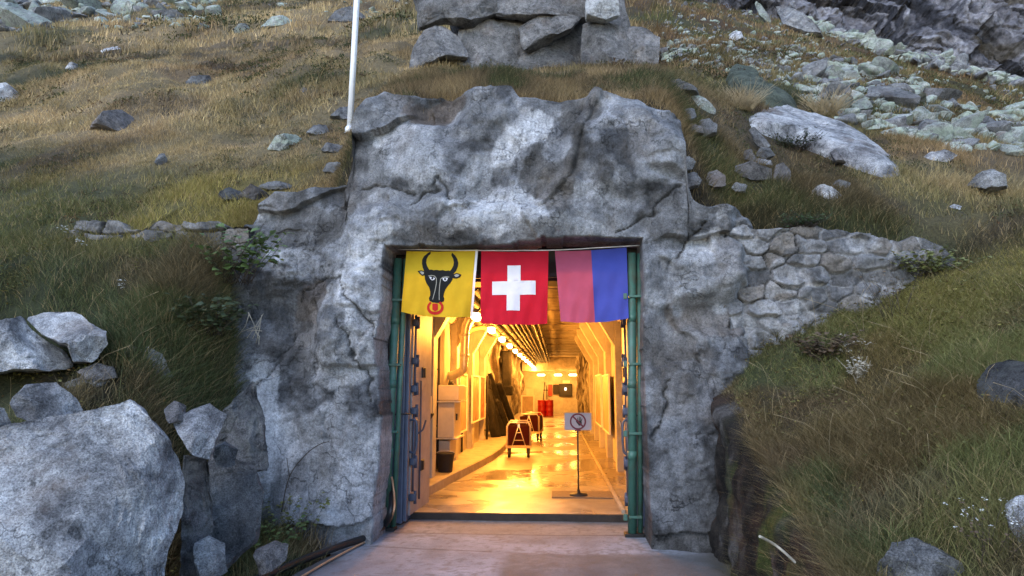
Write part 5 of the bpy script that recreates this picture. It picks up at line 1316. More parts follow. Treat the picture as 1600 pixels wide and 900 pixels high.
hs([(416, 226), (430, 208), (462, 201), (482, 210), (478, 224), (440, 236)], 0.8, M['talus'], 45, 'green lichened stone left of the flagpole foot', facets=7)
hs([(478, 205), (490, 192), (510, 190), (516, 204), (495, 212)], 0.8, GG, 46, 'grey stone behind the green lichened stone near the flagpole')
hs([(500, 232), (510, 220), (538, 221), (546, 234), (520, 241)], 0.8, GG, 47, 'upper of two dark edged stones below the flagpole foot')
hs([(500, 262), (512, 248), (540, 252), (548, 264), (522, 270)], 0.8, GG, 48, 'lower of two dark edged stones below the flagpole foot')
hs([(515, 180), (530, 165), (552, 160), (558, 178), (535, 190)], 0.8, GD, 49, 'dark stone just behind the flagpole')
hs([(398, 285), (420, 277), (455, 280), (466, 292), (430, 296)], 0.9, GG, 50, 'flat grey capstone over a dark gap left of the portal', dback=-0.22, sub=4)
hs([(372, 296), (392, 284), (418, 296), (428, 308), (395, 310)], 0.9, GB, 51, 'brown grey stone under the capstone, left of the portal', dback=-0.22, sub=4)
hs([(340, 300), (358, 288), (378, 294), (384, 310), (350, 312)], 0.9, GD, 53, 'dark stone at the left end of the capstone group', dback=-0.22, sub=4)
hs([(406, 38), (425, 20), (448, 18), (470, 28), (462, 40)], 0.8, M['talus'], 54, 'pale lichened boulder alone between left boulder field and flagpole')
hs([(348, 50), (372, 34), (388, 32), (394, 46), (372, 54)], 0.8, M['talus'], 55, 'pale triangular boulder at the foot of the left boulder field')
hs([(512, 28), (520, 8), (548, 2), (572, 18), (574, 32), (540, 36)], 0.8, GG, 56, 'grey boulder standing just behind the upper part of the flagpole')
hs([(465, 142), (474, 134), (486, 137), (484, 146)], 0.8, GG, 57, 'tiny grey stone in the dark heath left of the flagpole')
hs([(285, 125), (296, 112), (330, 113), (336, 128), (310, 134)], 0.7, GD, 58, 'dark mossy hump of stone in the left heath')
# right side: ring of stones, slabs
hs([(1064, 183), (1068, 167), (1084, 165), (1090, 178), (1080, 187)], 0.9, GG, 60, 'small stone at the top right corner of the portal rock', dback=-0.22, sub=4)
hs([(1086, 203), (1092, 184), (1108, 179), (1121, 190), (1120, 206), (1100, 212)], 0.9, GG, 61, 'bluish grey stone over the dark hollow right of the portal top', dback=-0.22, sub=4)
hs([(1066, 196), (1080, 188), (1098, 194), (1100, 206), (1075, 208)], 0.9, GB, 76, 'brownish stone roofing the dark hollow right of the portal top', dback=-0.22, sub=4)
hs([(1058, 260), (1062, 242), (1078, 239), (1087, 250), (1082, 263), (1066, 266)], 0.9, GG, 62, 'squarish grey stone against the right side of the portal rock', dback=-0.22, sub=4)
hs([(1066, 288), (1070, 270), (1086, 264), (1100, 280), (1092, 290), (1076, 293)], 0.9, GG, 63, 'pointed grey stone below the squarish one at the portal side', dback=-0.22, sub=4)
hs([(1100, 284), (1106, 266), (1120, 261), (1134, 272), (1134, 288), (1116, 294)], 0.9, GB, 64, 'round brown grey stone at the front of the stone ring', dback=-0.22, sub=4, facets=4)
hs([(1136, 270), (1142, 253), (1175, 249), (1207, 254), (1208, 270), (1170, 279)], 0.9, GB, 65, 'long flat brown stone of the stone ring', dback=-0.22, sub=4)
hs([(1206, 280), (1212, 256), (1224, 250), (1240, 268), (1238, 284), (1218, 288)], 0.9, GB, 66, 'upright rounded stone at the right end of the stone ring', dback=-0.22, sub=4)
hs([(1158, 248), (1162, 233), (1174, 230), (1182, 244), (1176, 252)], 0.9, GB, 67, 'small pinkish stone standing on the long flat stone', dback=-0.22, sub=4)
hs([(1178, 242), (1188, 229), (1204, 227), (1212, 240), (1196, 248)], 0.9, GG, 68, 'topmost grey stone stacked above the long flat stone', dback=-0.22, sub=4)
hs([(1176, 253), (1182, 244), (1204, 247), (1208, 256), (1188, 258)], 0.9, G, 69, 'white stone wedged under the topmost stone of the ring', dback=-0.22, sub=4)
hs([(1140, 292), (1150, 282), (1168, 286), (1166, 298), (1148, 300)], 0.9, GG, 77, 'small grey stone in brown grass before the long flat stone', dback=-0.22, sub=4)
hs([(1054, 152), (1072, 138), (1100, 143), (1122, 158), (1120, 170), (1080, 164)], 0.9, M['talus'], 70, 'bright green lichened rock above the portal corner', facets=5, sub=4)
hs([(1024, 128), (1030, 110), (1052, 116), (1095, 134), (1092, 142), (1058, 140)], 0.9, GG, 78, 'pale grey slab running out from below the rock outcrop', sub=4)
def slab_on_ground(name, poly, H, mat, seed, label):
    pl = catmull([(*p, 0) for p in poly], 5, closed=True)
    W = np.array([on_ground(p[0], p[1], 6.0) for p in pl])
    c = W.mean(0); A_ = np.c_[W[:, :2] - c[:2], np.ones(len(W))]; co_, *_ = np.linalg.lstsq(A_, W[:, 2], rcond=None)
    n_ = len(W); S = np.concatenate([np.linspace(0.02, 0.9, 26), np.linspace(0.92, 1.0, 8), [1.0]])
    vs = []
    for k, s_ in enumerate(S):
        P = c + (W - c) * s_
        z = co_[2] + (P[:, :2] - c[:2]) @ co_[:2]
        h = H * (1 - s_ ** 7) if k < len(S) - 1 else -0.7
        jx = 0.03 * fbm(P[:, 0] / 0.5, P[:, 1] / 0.5, octs=4, seed=seed) + 0.02 * fbm(P[:, 0] / 0.12, P[:, 1] / 0.2, octs=3, seed=seed + 1)
        step = 0.03 * np.round(2.0 * fbm((P[:, 0] + P[:, 1] * 0.5) / 0.9, (P[:, 1] - P[:, 0] * 0.4) / 2.5, octs=2, seed=seed + 2))
        vs.append(np.c_[P[:, 0], P[:, 1], z + h + jx + step])
    f = grid_faces(len(S), n_); i_ = np.arange(len(S)) * n_
    wrap = np.stack([i_[:-1] + n_ - 1, i_[:-1], i_[1:], i_[1:] + n_ - 1], -1)
    o = mesh_np(name, np.vstack(vs) - c, np.vstack([f, wrap]), mat, smooth=True); o.location = c; o.data.set_sharp_from_angle(angle=R(40))
    tag(o, label, 'rock slab')
    for t_ in np.linspace(0.1, 0.9, 6):
        q_ = W[np.argmin(W[:, 0])] * (1 - t_) + W[np.argmax(W[:, 0])] * t_; HERO.append((q_[0], q_[1], 0.55))
slab_on_ground('rock_slab', [(1166, 190), (1174, 166), (1200, 162), (1262, 188), (1330, 210), (1388, 238), (1418, 268), (1384, 278), (1318, 258), (1250, 230), (1195, 212)], 0.22, G, 71, 'long smooth pale rock slab sloping down on the right')
slab_on_ground('rock_slab', [(1134, 128), (1160, 112), (1178, 120), (1205, 146), (1246, 168), (1242, 182), (1206, 176), (1170, 154)], 0.35, M['mossy'], 72, 'dark green mossy slab above the long smooth slab')
hs([(1168, 196), (1178, 190), (1205, 226), (1198, 236), (1182, 226)], 0.9, GG, 73, 'narrow tilted stone rib at the left end of the smooth slab', dback=-0.22, sub=4)
hs([(1294, 232), (1304, 228), (1326, 256), (1306, 254)], 0.9, GB, 79, 'thin brown stone wedge under the smooth slab', dback=-0.22, sub=4)
stone_px('boulder', [(1424, 252), (1452, 234), (1476, 229), (1498, 238), (1470, 262), (1440, 262)], 12.3, 0.7, G, 74, 'flat tilted boulder with pale top and dark underside, right', facets=10)
stone_px('boulder', [(1508, 284), (1524, 268), (1550, 257), (1572, 268), (1576, 286), (1540, 294)], 11.0, 0.7, GG, 75, 'smooth grey dome shaped boulder near the right edge', facets=5)
hs([(1260, 298), (1272, 284), (1300, 288), (1326, 304), (1290, 312)], 0.9, G, 80, 'lower pale stone in the grass above the rubble wall', dback=-0.22, sub=4)
hs([(1292, 284), (1310, 277), (1330, 280), (1326, 294), (1304, 292)], 0.9, GG, 81, 'upper grey stone touching the lower pale stone above the wall', dback=-0.22, sub=4)
hs([(1478, 324), (1490, 316), (1504, 320), (1500, 328)], 0.9, G, 82, 'small pale stone in grass above the end of the rubble wall', sub=4)

# the rock outcrop above the portal, one mass of broken blocks
ob = on_ground(830, 112, 7.0); od = math.hypot(ob.x, ob.y) + 0.35
outc = empty('rock_outcrop', (ob.x, ob.y + 0.5, ob.z)); tag(outc, 'big broken grey rock outcrop on the ledge above the portal', 'rock outcrop')
for poly, dd_, th_, sd, mt_ in (
    ([(636, 112), (644, 66), (662, 34), (694, 24), (722, 40), (734, 84), (700, 86), (664, 98)], -0.15, 1.0, 91, 'outcrop'),
    ([(648, 40), (640, -60), (700, -90), (775, -70), (778, 14), (740, 34), (694, 28)], 0.05, 1.3, 92, 'outcrop'),
    ([(712, 100), (716, 34), (770, 8), (830, 0), (842, 60), (818, 96), (760, 112)], 0.30, 1.2, 93, 'outcrop'),
    ([(804, 34), (830, 20), (885, 14), (912, 18), (896, 42), (862, 56), (818, 74)], 0.0, 0.9, 94, 'outcrop'),
    ([(770, 20), (765, -70), (840, -90), (920, -80), (922, 20), (850, 28)], 0.1, 1.2, 95, 'outcrop'),
    ([(800, 106), (815, 78), (860, 52), (900, 28), (912, 104), (860, 116)], 0.35, 1.1, 96, 'outcrop'),
    ([(904, 108), (906, 26), (934, 20), (974, 28), (992, 70), (1002, 112), (950, 116)], -0.2, 1.1, 97, 'outcrop'),
    ([(976, 40), (984, 26), (1010, 32), (1032, 50), (1031, 122), (1004, 130), (990, 90)], 0.0, 1.0, 98, 'outcrop'),
    ([(914, 26), (912, -60), (950, -60), (966, -10), (968, 18), (946, 28)], -0.35, 0.8, 99, 'cement'),
    ([(732, 106), (744, 77), (764, 86), (788, 98), (784, 110)], -0.3, 0.5, 100, 'outcrop'),
    ([(690, 110), (690, 20), (840, -40), (980, -20), (1000, 110)], 0.62, 1.4, 101, 'outcrop')):
    o = stone_px('block', poly, od + dd_, th_, M[mt_], sd, sub=5, facets=9, rough=0.016, box=0.42)
    o.parent = outc; o.location = o.location - outc.location
    HERO.pop()
HERO.append((ob.x, ob.y + 0.9, 1.5))

# talus: many lichened boulders sharing a few shapes
shapes = []
for k in range(14):
    D, Fc = ico(3)
    r_ = np.random.default_rng(700 + k)
    P = facet(D.copy(), 720 + k, 15, (0.32, 0.72))
    P = P * np.array([1.25, r_.uniform(0.7, 1.1), r_.uniform(0.45, 0.8)])
    P = P + 0.025 * np.stack([fbm(P[:, 0] * 2 + k, P[:, 1] * 2, P[:, 2] * 2, octs=3, seed=730 + k + j) for j in range(3)], -1)
    me = bpy.data.meshes.new('talus_boulder')
    me.from_pydata([tuple(p) for p in P], [], [tuple(int(i) for i in f) for f in Fc])
    me.polygons.foreach_set('use_smooth', np.ones(len(Fc), bool)); me.set_sharp_from_angle(angle=R(16))
    me.materials.append(M['talus']); shapes.append(me)
shapes_g = []
for me in shapes[:6]:
    m2 = me.copy(); m2.materials.clear(); m2.materials.append(GG); shapes_g.append(m2)
SCREE = []
def talus(poly_px, n, smin, smax, label, group, seed, sink=0.25, gshare=0.2, pw=1.6, stuff=False):
    r_ = np.random.default_rng(seed); pl = np.array(poly_px, float); made = 0; tries = 0
    def inside_(x, y):
        c = False; j = len(pl) - 1
        for i in range(len(pl)):
            if (pl[i, 1] > y) != (pl[j, 1] > y) and x < (pl[j, 0] - pl[i, 0]) * (y - pl[i, 1]) / (pl[j, 1] - pl[i, 1]) + pl[i, 0]: c = not c
            j = i
        return c
    while made < n and tries < n * 30:
        tries += 1
        x = r_.uniform(pl[:, 0].min(), pl[:, 0].max()); y = r_.uniform(pl[:, 1].min(), pl[:, 1].max())
        if not inside_(x, y): continue
        p = on_ground(x, y, 6.0)
        if p.length > 130: continue
        d = math.hypot(p.x, p.y)
        s = (smin + (smax - smin) * r_.random() ** pw) * d / F_PX / 2
        me = shapes_g[r_.integers(len(shapes_g))] if r_.random() < gshare else shapes[r_.integers(len(shapes))]
        if stuff:
            cv_ = np.empty(len(me.vertices) * 3, np.float32); me.vertices.foreach_get('co', cv_); cv_ = cv_.reshape(-1, 3) * s * r_.uniform(0.7, 1.25, 3)
            mr = np.array(Matrix.Rotation(r_.uniform(0, 6.28), 3, 'Z') @ Matrix.Rotation(r_.uniform(-0.5, 0.6), 3, 'X'))
            SCREE.append((cv_ @ mr.T + np.array([p.x, p.y, p.z + s * 0.1]), np.array([q_.vertices[:] for q_ in me.polygons]))); made += 1; continue
        o = bpy.data.objects.new('boulder', me); COL.objects.link(o)
        o.scale = (s * r_.uniform(0.8, 1.25), s * r_.uniform(0.8, 1.25), s * r_.uniform(0.75, 1.2))
        o.location = (p.x, p.y, p.z + s * (0.22 - sink))
        o.rotation_euler = (r_.uniform(-0.45, 0.45) + 0.25, r_.uniform(-0.5, 0.5), r_.uniform(0, 6.28))
        tag(o, label, 'boulder', group); made += 1
talus([(-40, -30), (330, -30), (345, 20), (318, 44), (215, 38), (90, 34), (-40, 50)], 72, 22, 72, 'pale green lichened boulder in the boulder field at the upper left', 'boulder field on the left', 801, pw=1.8)
talus([(330, -20), (640, -20), (650, 36), (560, 40), (420, 12), (340, 16)], 18, 10, 36, 'pale boulder scattered on the slope behind the flagpole top', 'boulders behind the flagpole', 802)
talus([(1225, 130), (1300, 104), (1420, 120), (1480, 168), (1600, 175), (1610, 240), (1520, 236), (1400, 205), (1290, 180)], 78, 20, 80, 'lichened boulder in the large boulder field right of the smooth slab', 'large boulder field on the right', 803, gshare=0.25)
talus([(1035, 55), (1150, 62), (1320, 90), (1330, 125), (1230, 130), (1120, 108), (1035, 90)], 34, 8, 34, 'small pale stone strewn over the brown slope right of the outcrop', 'stones strewn on the right slope', 804)
talus([(1040, -10), (1180, -10), (1400, 80), (1600, 135), (1600, 172), (1420, 125), (1180, 70), (1040, 50)], 10, 6, 24, 'small stone on the upper brown slope below the cliff', 'stones below the cliff', 805)
talus([(1170, -10), (1200, 10), (1290, 55), (1420, 98), (1560, 132), (1600, 128), (1600, 112), (1440, 76), (1300, 20), (1240, -20)], 16, 16, 60, 'blocky stone of the debris strip along the foot of the cliff', 'debris along the cliff foot', 806, gshare=0.6)
hs([(1136, 60), (1146, 42), (1158, 44), (1162, 58), (1148, 64)], 0.8, G, 820, 'white upright boulder alone on the brown slope right of the outcrop')
hs([(1176, -10), (1188, 0), (1208, 36), (1204, 40), (1186, 22)], 0.7, M['talus'], 821, 'long narrow lichened slab at the top of the right slope')
hs([(1205, -10), (1228, -8), (1270, 30), (1290, 52), (1262, 54), (1224, 36)], 0.6, GG, 822, 'large leaning grey slab below the cliff, upper right')
hs([(1236, 122), (1262, 100), (1300, 92), (1326, 104), (1338, 126), (1290, 130)], 0.8, M['talus'], 823, 'largest lichened block at the top of the right boulder field', sub=5)
hs([(1300, 170), (1322, 150), (1352, 142), (1366, 160), (1340, 176)], 0.8, M['talus'], 824, 'angular lichened slab in the middle of the right boulder field', sub=5)
hs([(1510, 200), (1530, 184), (1580, 186), (1600, 204), (1560, 210)], 0.8, M['talus'], 825, 'broad flat lichened boulder near the right edge of the boulder field', sub=5)
hs([(1550, 240), (1570, 224), (1620, 226), (1640, 244)], 0.8, M['talus'], 826, 'lichened boulder cut by the right edge above the dome boulder', sub=4)

# the smaller debris between the boulders, nobody could count it
ar = dict(label='', group='', stuff=True)
talus([(-40, -30), (330, -30), (345, 26), (318, 46), (215, 44), (90, 44), (-40, 55)], 240, 6, 30, seed=811, pw=1.2, **ar)
talus([(1225, 130), (1300, 104), (1420, 120), (1480, 168), (1600, 175), (1610, 245), (1520, 240), (1400, 210), (1290, 185)], 430, 6, 44, seed=812, pw=1.5, **ar)
talus([(1035, 40), (1150, 50), (1320, 90), (1480, 150), (1330, 125), (1230, 130), (1120, 112), (1035, 98)], 520, 4, 26, seed=813, pw=1.6, **ar)
talus([(1040, -10), (1180, -10), (1400, 80), (1600, 135), (1600, 172), (1420, 125), (1180, 70), (1040, 50)], 300, 3, 16, seed=814, **ar)
talus([(1170, -10), (1200, 10), (1290, 55), (1420, 98), (1600, 140), (1600, 112), (1440, 76), (1300, 20), (1240, -20)], 420, 7, 40, seed=815, **ar)
talus([(330, -20), (640, -20), (650, 36), (560, 40), (420, 12), (340, 16)], 60, 4, 16, seed=816, **ar)
for part_, mt_ in ((SCREE[::3], GG), (SCREE[1::3] + SCREE[2::3], M['talus_scree'])):
    vo, vs_, fs_ = 0, [], []
    for v_, f_ in part_: vs_.append(v_); fs_.append(f_ + vo); vo += len(v_)
    tag(mesh_np('scree', np.vstack(vs_), np.vstack(fs_), mt_, smooth=False), kind='stuff')
# ================================================================== grass and plants
def blade_mat(name):
    m, nt, p = new_mat(name)
    a = nt.nodes.new('ShaderNodeAttribute'); a.attribute_name = 'col'
    nt.links.new(a.outputs['Color'], p.inputs['Base Color']); setp(p, rough=0.75); p.inputs['Specular IOR Level'].default_value = 0.15
    t = nt.nodes.new('ShaderNodeBsdfTranslucent'); nt.links.new(a.outputs['Color'], t.inputs[0])
    ms = nt.nodes.new('ShaderNodeMixShader'); ms.inputs[0].default_value = 0.25
    o = [x for x in nt.nodes if x.type == 'OUTPUT_MATERIAL'][0]
    nt.links.new(p.outputs[0], ms.inputs[1]); nt.links.new(t.outputs[0], ms.inputs[2]); nt.links.new(ms.outputs[0], o.inputs[0])
    return m
M['blade'] = blade_mat('grass_blade')
def grass_field(name, x0, x1, y0, y1, n, L, W, seed, fan=False, clump=8, spread=0.07, keep=None, lean=0.45, colmul=1.0):
    r_ = np.random.default_rng(seed)
    m = n // clump
    ty = r_.uniform(y0, y1, m)
    if fan: tx = r_.uniform(-1, 1, m) * (0.84 * ty + 2.0) + 0.0
    else: tx = r_.uniform(x0, x1, m)
    dens = 0.55 + 0.9 * fbm(tx / 0.8, ty / 0.8, octs=3, seed=seed + 1)
    ok = r_.random(m) < np.clip(dens, 0.12, 1)
    ok &= (tx < -2.5) | (tx > 1.66) | (ty > 8.32)
    ok &= ~((ty > 7.4) & (ty < 8.1) & (tx > -3.05) & (tx < 1.7))
    for hx, hy, hr in HERO:
        if y0 - 1 < hy < y1 + 1: ok &= ((tx - hx) ** 2 + (ty - hy) ** 2) > (hr * 0.92) ** 2
    if keep is not None: ok &= keep(tx, ty)
    tx, ty = tx[ok], ty[ok]; m = len(tx)
    tl = L * (0.7 + 0.5 * r_.random(m)) * (0.8 + 0.55 * np.clip(fbm(tx / 1.6, ty / 1.6, octs=3, seed=seed + 2), -0.8, 1))
    bx = np.repeat(tx, clump) + r_.normal(0, spread, m * clump); by = np.repeat(ty, clump) + r_.normal(0, spread, m * clump)
    k = m * clump
    ll = np.repeat(tl, clump) * r_.uniform(0.55, 1.15, k)
    bz = ground_h(bx, by) - 0.02
    ib = ~((bx > -2.45) & (bx < 1.55) & (by > 7.4) & (bz < 4.7)); bx, by, bz, ll = bx[ib], by[ib], bz[ib], ll[ib]; rep = np.repeat(np.arange(m), clump)[ib]; k = len(bx)
    e = 0.06
    gxx = (ground_h(bx + e, by) - ground_h(bx - e, by)) / (2 * e); gyy = (ground_h(bx, by + e) - ground_h(bx, by - e)) / (2 * e)
    gm = np.hypot(gxx, gyy); sc = np.minimum(gm, 1.2) / np.maximum(gm, 1e-6)
    az = r_.uniform(0, 2 * np.pi, k)
    ddx = np.cos(az) * lean * r_.uniform(0.3, 1.3, k) - gxx * sc * 0.42 + 0.10; ddy = np.sin(az) * lean * r_.uniform(0.3, 1.3, k) - gyy * sc * 0.42
    w = W * r_.uniform(0.6, 1.3, k)
    wa = r_.uniform(0, np.pi, k); wx, wy = np.cos(wa) * w, np.sin(wa) * w
    V = np.empty((k, 6, 3), np.float32)
    for j, (t, ws) in enumerate(((0.0, 1.0), (0.55, 0.8), (1.0, 0.12))):
        hx = bx + ddx * ll * t ** 1.7; hy = by + ddy * ll * t ** 1.7; hz = bz + ll * (t - 0.30 * t * t * np.minimum(1.3, np.hypot(ddx, ddy)))
        V[:, 2 * j] = np.stack([hx - wx * ws, hy - wy * ws, hz], -1); V[:, 2 * j + 1] = np.stack([hx + wx * ws, hy + wy * ws, hz], -1)
    base = (np.arange(k) * 6)[:, None]
    Fq = np.concatenate([base + np.array([0, 1, 3, 2]), base + np.array([2, 3, 5, 4])], 1).reshape(-1, 4)
    c = cover(bx, by) * (1.22 * colmul)
    c = c * r_.uniform(0.65, 1.5, k)[:, None] * r_.uniform(0.75, 1.3, m)[rep][:, None]
    dry = r_.random(k) < 0.12
    c[dry] = lerp(c[dry], STRAW * 1.15 + 0 * c[dry], np.full(dry.sum(), 0.7))
    C6 = np.repeat(c, 6, axis=0)
    o = mesh_np(name, V.reshape(-1, 3), Fq, M['blade'], cols=C6)
    tag(o, kind='stuff'); return o
grass_field('bank_grass', -8.5, -2.5, 2.2, 8.0, 150000, 0.19, 0.0028, 901, lean=0.7)
grass_field('bank_grass', 1.72, 7.5, 2.2, 8.2, 330000, 0.165, 0.0026, 902, lean=0.9)
grass_field('hillside_grass', 0, 0, 7.9, 13.5, 250000, 0.165, 0.0040, 903, fan=True, spread=0.06, lean=0.7)
grass_field('hillside_grass', 0, 0, 13.5, 26, 210000, 0.23, 0.0080, 904, fan=True, spread=0.11, lean=0.7)
grass_field('hillside_grass', 0, 0, 26, 66, 130000, 0.42, 0.022, 905, fan=True, spread=0.3)
# rough grass at the foot of the left rocks, beside the path
grass_field('verge_grass', -3.3, -2.35, 4.6, 7.45, 14000, 0.32, 0.0032, 906, lean=0.6)

grass_field('bank_grass', 1.72, 4.2, 2.6, 6.2, 150000, 0.20, 0.0024, 911, lean=0.9)
# heather and dry grass over the steep ground round the portal block
grass_field('ledge_grass', 1.3, 4.2, 8.0, 9.6, 60000, 0.20, 0.0038, 907, lean=0.8, colmul=0.9)
grass_field('ledge_grass', -2.6, 1.7, 8.3, 10.0, 60000, 0.20, 0.0038, 908, lean=0.8, colmul=0.9)
grass_field('ledge_grass', -4.4, -2.4, 7.85, 9.0, 40000, 0.22, 0.0038, 909, lean=0.8, colmul=0.9)
grass_field('bank_grass', -4.6, -3.1, 5.6, 8.0, 50000, 0.26, 0.0034, 910, lean=0.8)

# low broad leaved herbs between the blades
def herbs(name, n, x0, x1, y0, y1, size, seed):
    r_ = np.random.default_rng(seed); m = n // 9
    tx, ty = r_.uniform(x0, x1, m), r_.uniform(y0, y1, m)
    ok = (fbm(tx / 0.6, ty / 0.6, octs=3, seed=seed) > 0.05) & ((tx < -2.9) | (tx > 1.75)) & ~((ty > 7.4) & (tx > -3.05) & (tx < 1.7)); tx, ty = tx[ok], ty[ok]; m = len(tx); k = m * 9
    bx = np.repeat(tx, 9) + r_.normal(0, 0.06, k); by = np.repeat(ty, 9) + r_.normal(0, 0.06, k); bz = ground_h(bx, by) + r_.uniform(0.03, 0.16, k)
    a = r_.uniform(0, 6.28, k); s = size * r_.uniform(0.5, 1.4, k); el = r_.uniform(-0.5, 0.5, k)
    d = np.stack([np.cos(a) * np.cos(el), np.sin(a) * np.cos(el), np.sin(el)], -1); sd = np.stack([-np.sin(a), np.cos(a), r_.uniform(-0.5, 0.5, k)], -1)
    o = np.stack([bx, by, bz], -1); S = s[:, None]
    V = np.stack([o, o + d * S * 0.45 + sd * S * 0.28, o + d * S, o + d * S * 0.45 - sd * S * 0.28 + np.array([0, 0, 0.1]) * S], 1)
    c = lerp(GREEN * 1.1 + np.zeros((k, 3)), YEL * 0.9 + np.zeros((k, 3)), r_.random(k)); c = lerp(c, RUST + 0 * c, (r_.random(k) < 0.15) * 0.8) * r_.uniform(0.6, 1.3, k)[:, None]
    tag(mesh_np(name, V.reshape(-1, 3), np.arange(4 * k).reshape(-1, 4), M['blade'], cols=np.repeat(c, 4, 0)), kind='stuff')
def heath(name, n, y0, y1, size, seed):
    """dwarf shrub cushions on the slope: many small upright leaves"""
    r_ = np.random.default_rng(seed); c_n = 60; m = n // c_n
    ty = r_.uniform(y0, y1, m); tx = r_.uniform(-1, 1, m) * (0.84 * ty + 2.0)
    ok = (fbm(tx / (1.2 + 0.05 * ty), ty / (0.9 + 0.04 * ty), octs=3, seed=seed) > 0.08) & ~((tx > -2.6) & (tx < 1.6) & (ty < 8.6)); tx, ty = tx[ok], ty[ok]; m = len(tx); k = m * c_n
    rad = np.repeat(size * r_.uniform(3.0, 7.0, m), c_n); a = r_.uniform(0, 6.28, k); q = np.sqrt(r_.random(k))
    bx = np.repeat(tx, c_n) + np.cos(a) * q * rad; by = np.repeat(ty, c_n) + np.sin(a) * q * rad
    bz = ground_h(bx, by) + rad * 0.55 * (1 - q * q) * r_.uniform(0.5, 1.1, k)
    ib = ~((bx > -2.45) & (bx < 1.55) & (by > 7.4) & (bz < 4.7)); bx, by, bz = bx[ib], by[ib], bz[ib]; ci = np.repeat(np.arange(m), c_n)[ib]; k = len(bx)
    a = r_.uniform(0, 6.28, k); s = size * r_.uniform(0.5, 1.4, k); el = r_.uniform(-0.2, 1.3, k)
    d = np.stack([np.cos(a) * np.cos(el), np.sin(a) * np.cos(el), np.sin(el)], -1); sd = np.stack([-np.sin(a), np.cos(a), r_.uniform(-0.5, 0.5, k)], -1)
    o = np.stack([bx, by, bz], -1); S = s[:, None]
    V = np.stack([o, o + d * S * 0.45 + sd * S * 0.22, o + d * S, o + d * S * 0.45 - sd * S * 0.22], 1)
    t1 = r_.random(m); pal = np.where((t1 < 0.45)[:, None], DKGRN * 1.2, np.where((t1 < 0.7)[:, None], OLIVE * 0.8, np.where((t1 < 0.88)[:, None], BROWN * 0.8, RUST * 0.8)))
    c = pal[ci] * r_.uniform(0.55, 1.5, k)[:, None]
    tag(mesh_np(name, V.reshape(-1, 3), np.arange(4 * k).reshape(-1, 4), M['blade'], cols=np.repeat(c, 4, 0)), kind='stuff')
heath('heath_cushions', 110000, 8.1, 15, 0.030, 931)
heath('heath_cushions', 110000, 15, 30, 0.065, 932)
heath('heath_cushions', 60000, 30, 62, 0.15, 933)
herbs('ground_herbs', 20000, 1.75, 6.5, 3.0, 8.0, 0.032, 921)
herbs('ground_herbs', 16000, -6.5, -2.9, 3.5, 8.0, 0.035, 922)

# turf hanging over the edge of the soil wall
grass_field('verge_grass', 1.66, 2.0, 2.6, 7.7, 45000, 0.20, 0.0026, 912, lean=1.0, spread=0.05)

grass_field('ledge_grass', -3.9, -2.4, 7.95, 8.6, 30000, 0.20, 0.0032, 913, lean=1.0, colmul=0.9)
# ================================================================== single plants, stalks and sticks
def leaf_mat(name, col, var=0.4):
    m, nt, p = new_mat(name)
    n = nz(nt, 7, 4, 0.6, geopos(nt))
    c = mix(nt, col, ramp(nt, n, [(0.3, 1 - var), (0.7, 1 + var)]), 1.0, 'MULTIPLY')
    nt.links.new(c, p.inputs['Base Color']); setp(p, rough=0.55)
    t = nt.nodes.new('ShaderNodeBsdfTranslucent'); nt.links.new(c, t.inputs[0])
    ms = nt.nodes.new('ShaderNodeMixShader'); ms.inputs[0].default_value = 0.25
    o = [x for x in nt.nodes if x.type == 'OUTPUT_MATERIAL'][0]
    nt.links.new(p.outputs[0], ms.inputs[1]); nt.links.new(t.outputs[0], ms.inputs[2]); nt.links.new(ms.outputs[0], o.inputs[0])
    return m
M['leaf'] = leaf_mat('leaf_green', (0.10, 0.15, 0.045)); M['leaf_y'] = leaf_mat('leaf_yellow', (0.16, 0.17, 0.05)); M['leaf_d'] = leaf_mat('leaf_dark', (0.045, 0.06, 0.025)); M['leaf_b'] = leaf_mat('leaf_brown', (0.12, 0.08, 0.045))
M['stem'] = leaf_mat('stem_brown', (0.045, 0.032, 0.022)); M['stem_pale'] = leaf_mat('stem_pale', (0.42, 0.38, 0.30)); M['petal'] = leaf_mat('petal_white', (0.62, 0.61, 0.55)); M['straw'] = leaf_mat('straw', (0.38, 0.29, 0.16)); M['moss'] = leaf_mat('moss', (0.05, 0.09, 0.025))
def rand(a, b): return random.uniform(a, b)
def stems(base, n, h, spread, r, bend=0.25, out=(0, 0, 0)):
    lines = []
    for _ in range(n):
        p0 = Vector((rand(-spread, spread) * 0.4, rand(-spread, spread) * 0.3, -0.03)); L = h * rand(0.6, 1.1)
        d = Vector((rand(-spread, spread) + out[0], rand(-spread, spread) * 0.7 + out[1], L + out[2]))
        k = Vector((rand(-bend, bend), rand(-bend, bend), 0)) * L
        lines.append([p0 + d * t + k * t * t for t in (0, 0.33, 0.66, 1)])
    return lines
def leaves_mesh(pts, size, flat=0.5):
    vs, fs = [], []
    for p in pts:
        s = size * rand(0.6, 1.3); a = rand(0, 6.28)
        d = Vector((math.cos(a), math.sin(a), rand(-0.5, 0.4))).normalized(); up = Vector((rand(-.5, .5), rand(-.8, .1), 1)).normalized()
        sd = d.cross(up).normalized(); nrm = sd.cross(d)
        b = len(vs)
        for t, w, l in ((0, 0.05, 0), (0.3, 0.42, .06), (0.65, 0.36, .05), (1.0, 0.03, -0.08)):
            c = p + d * s * t + nrm * s * l
            vs += [tuple(c - sd * s * w + nrm * s * 0.1 * w), tuple(c + sd * s * w + nrm * s * 0.1 * w)]
        fs += [(b + 2*k, b + 2*k + 1, b + 2*k + 3, b + 2*k + 2) for k in range(3)]
    return vs, fs
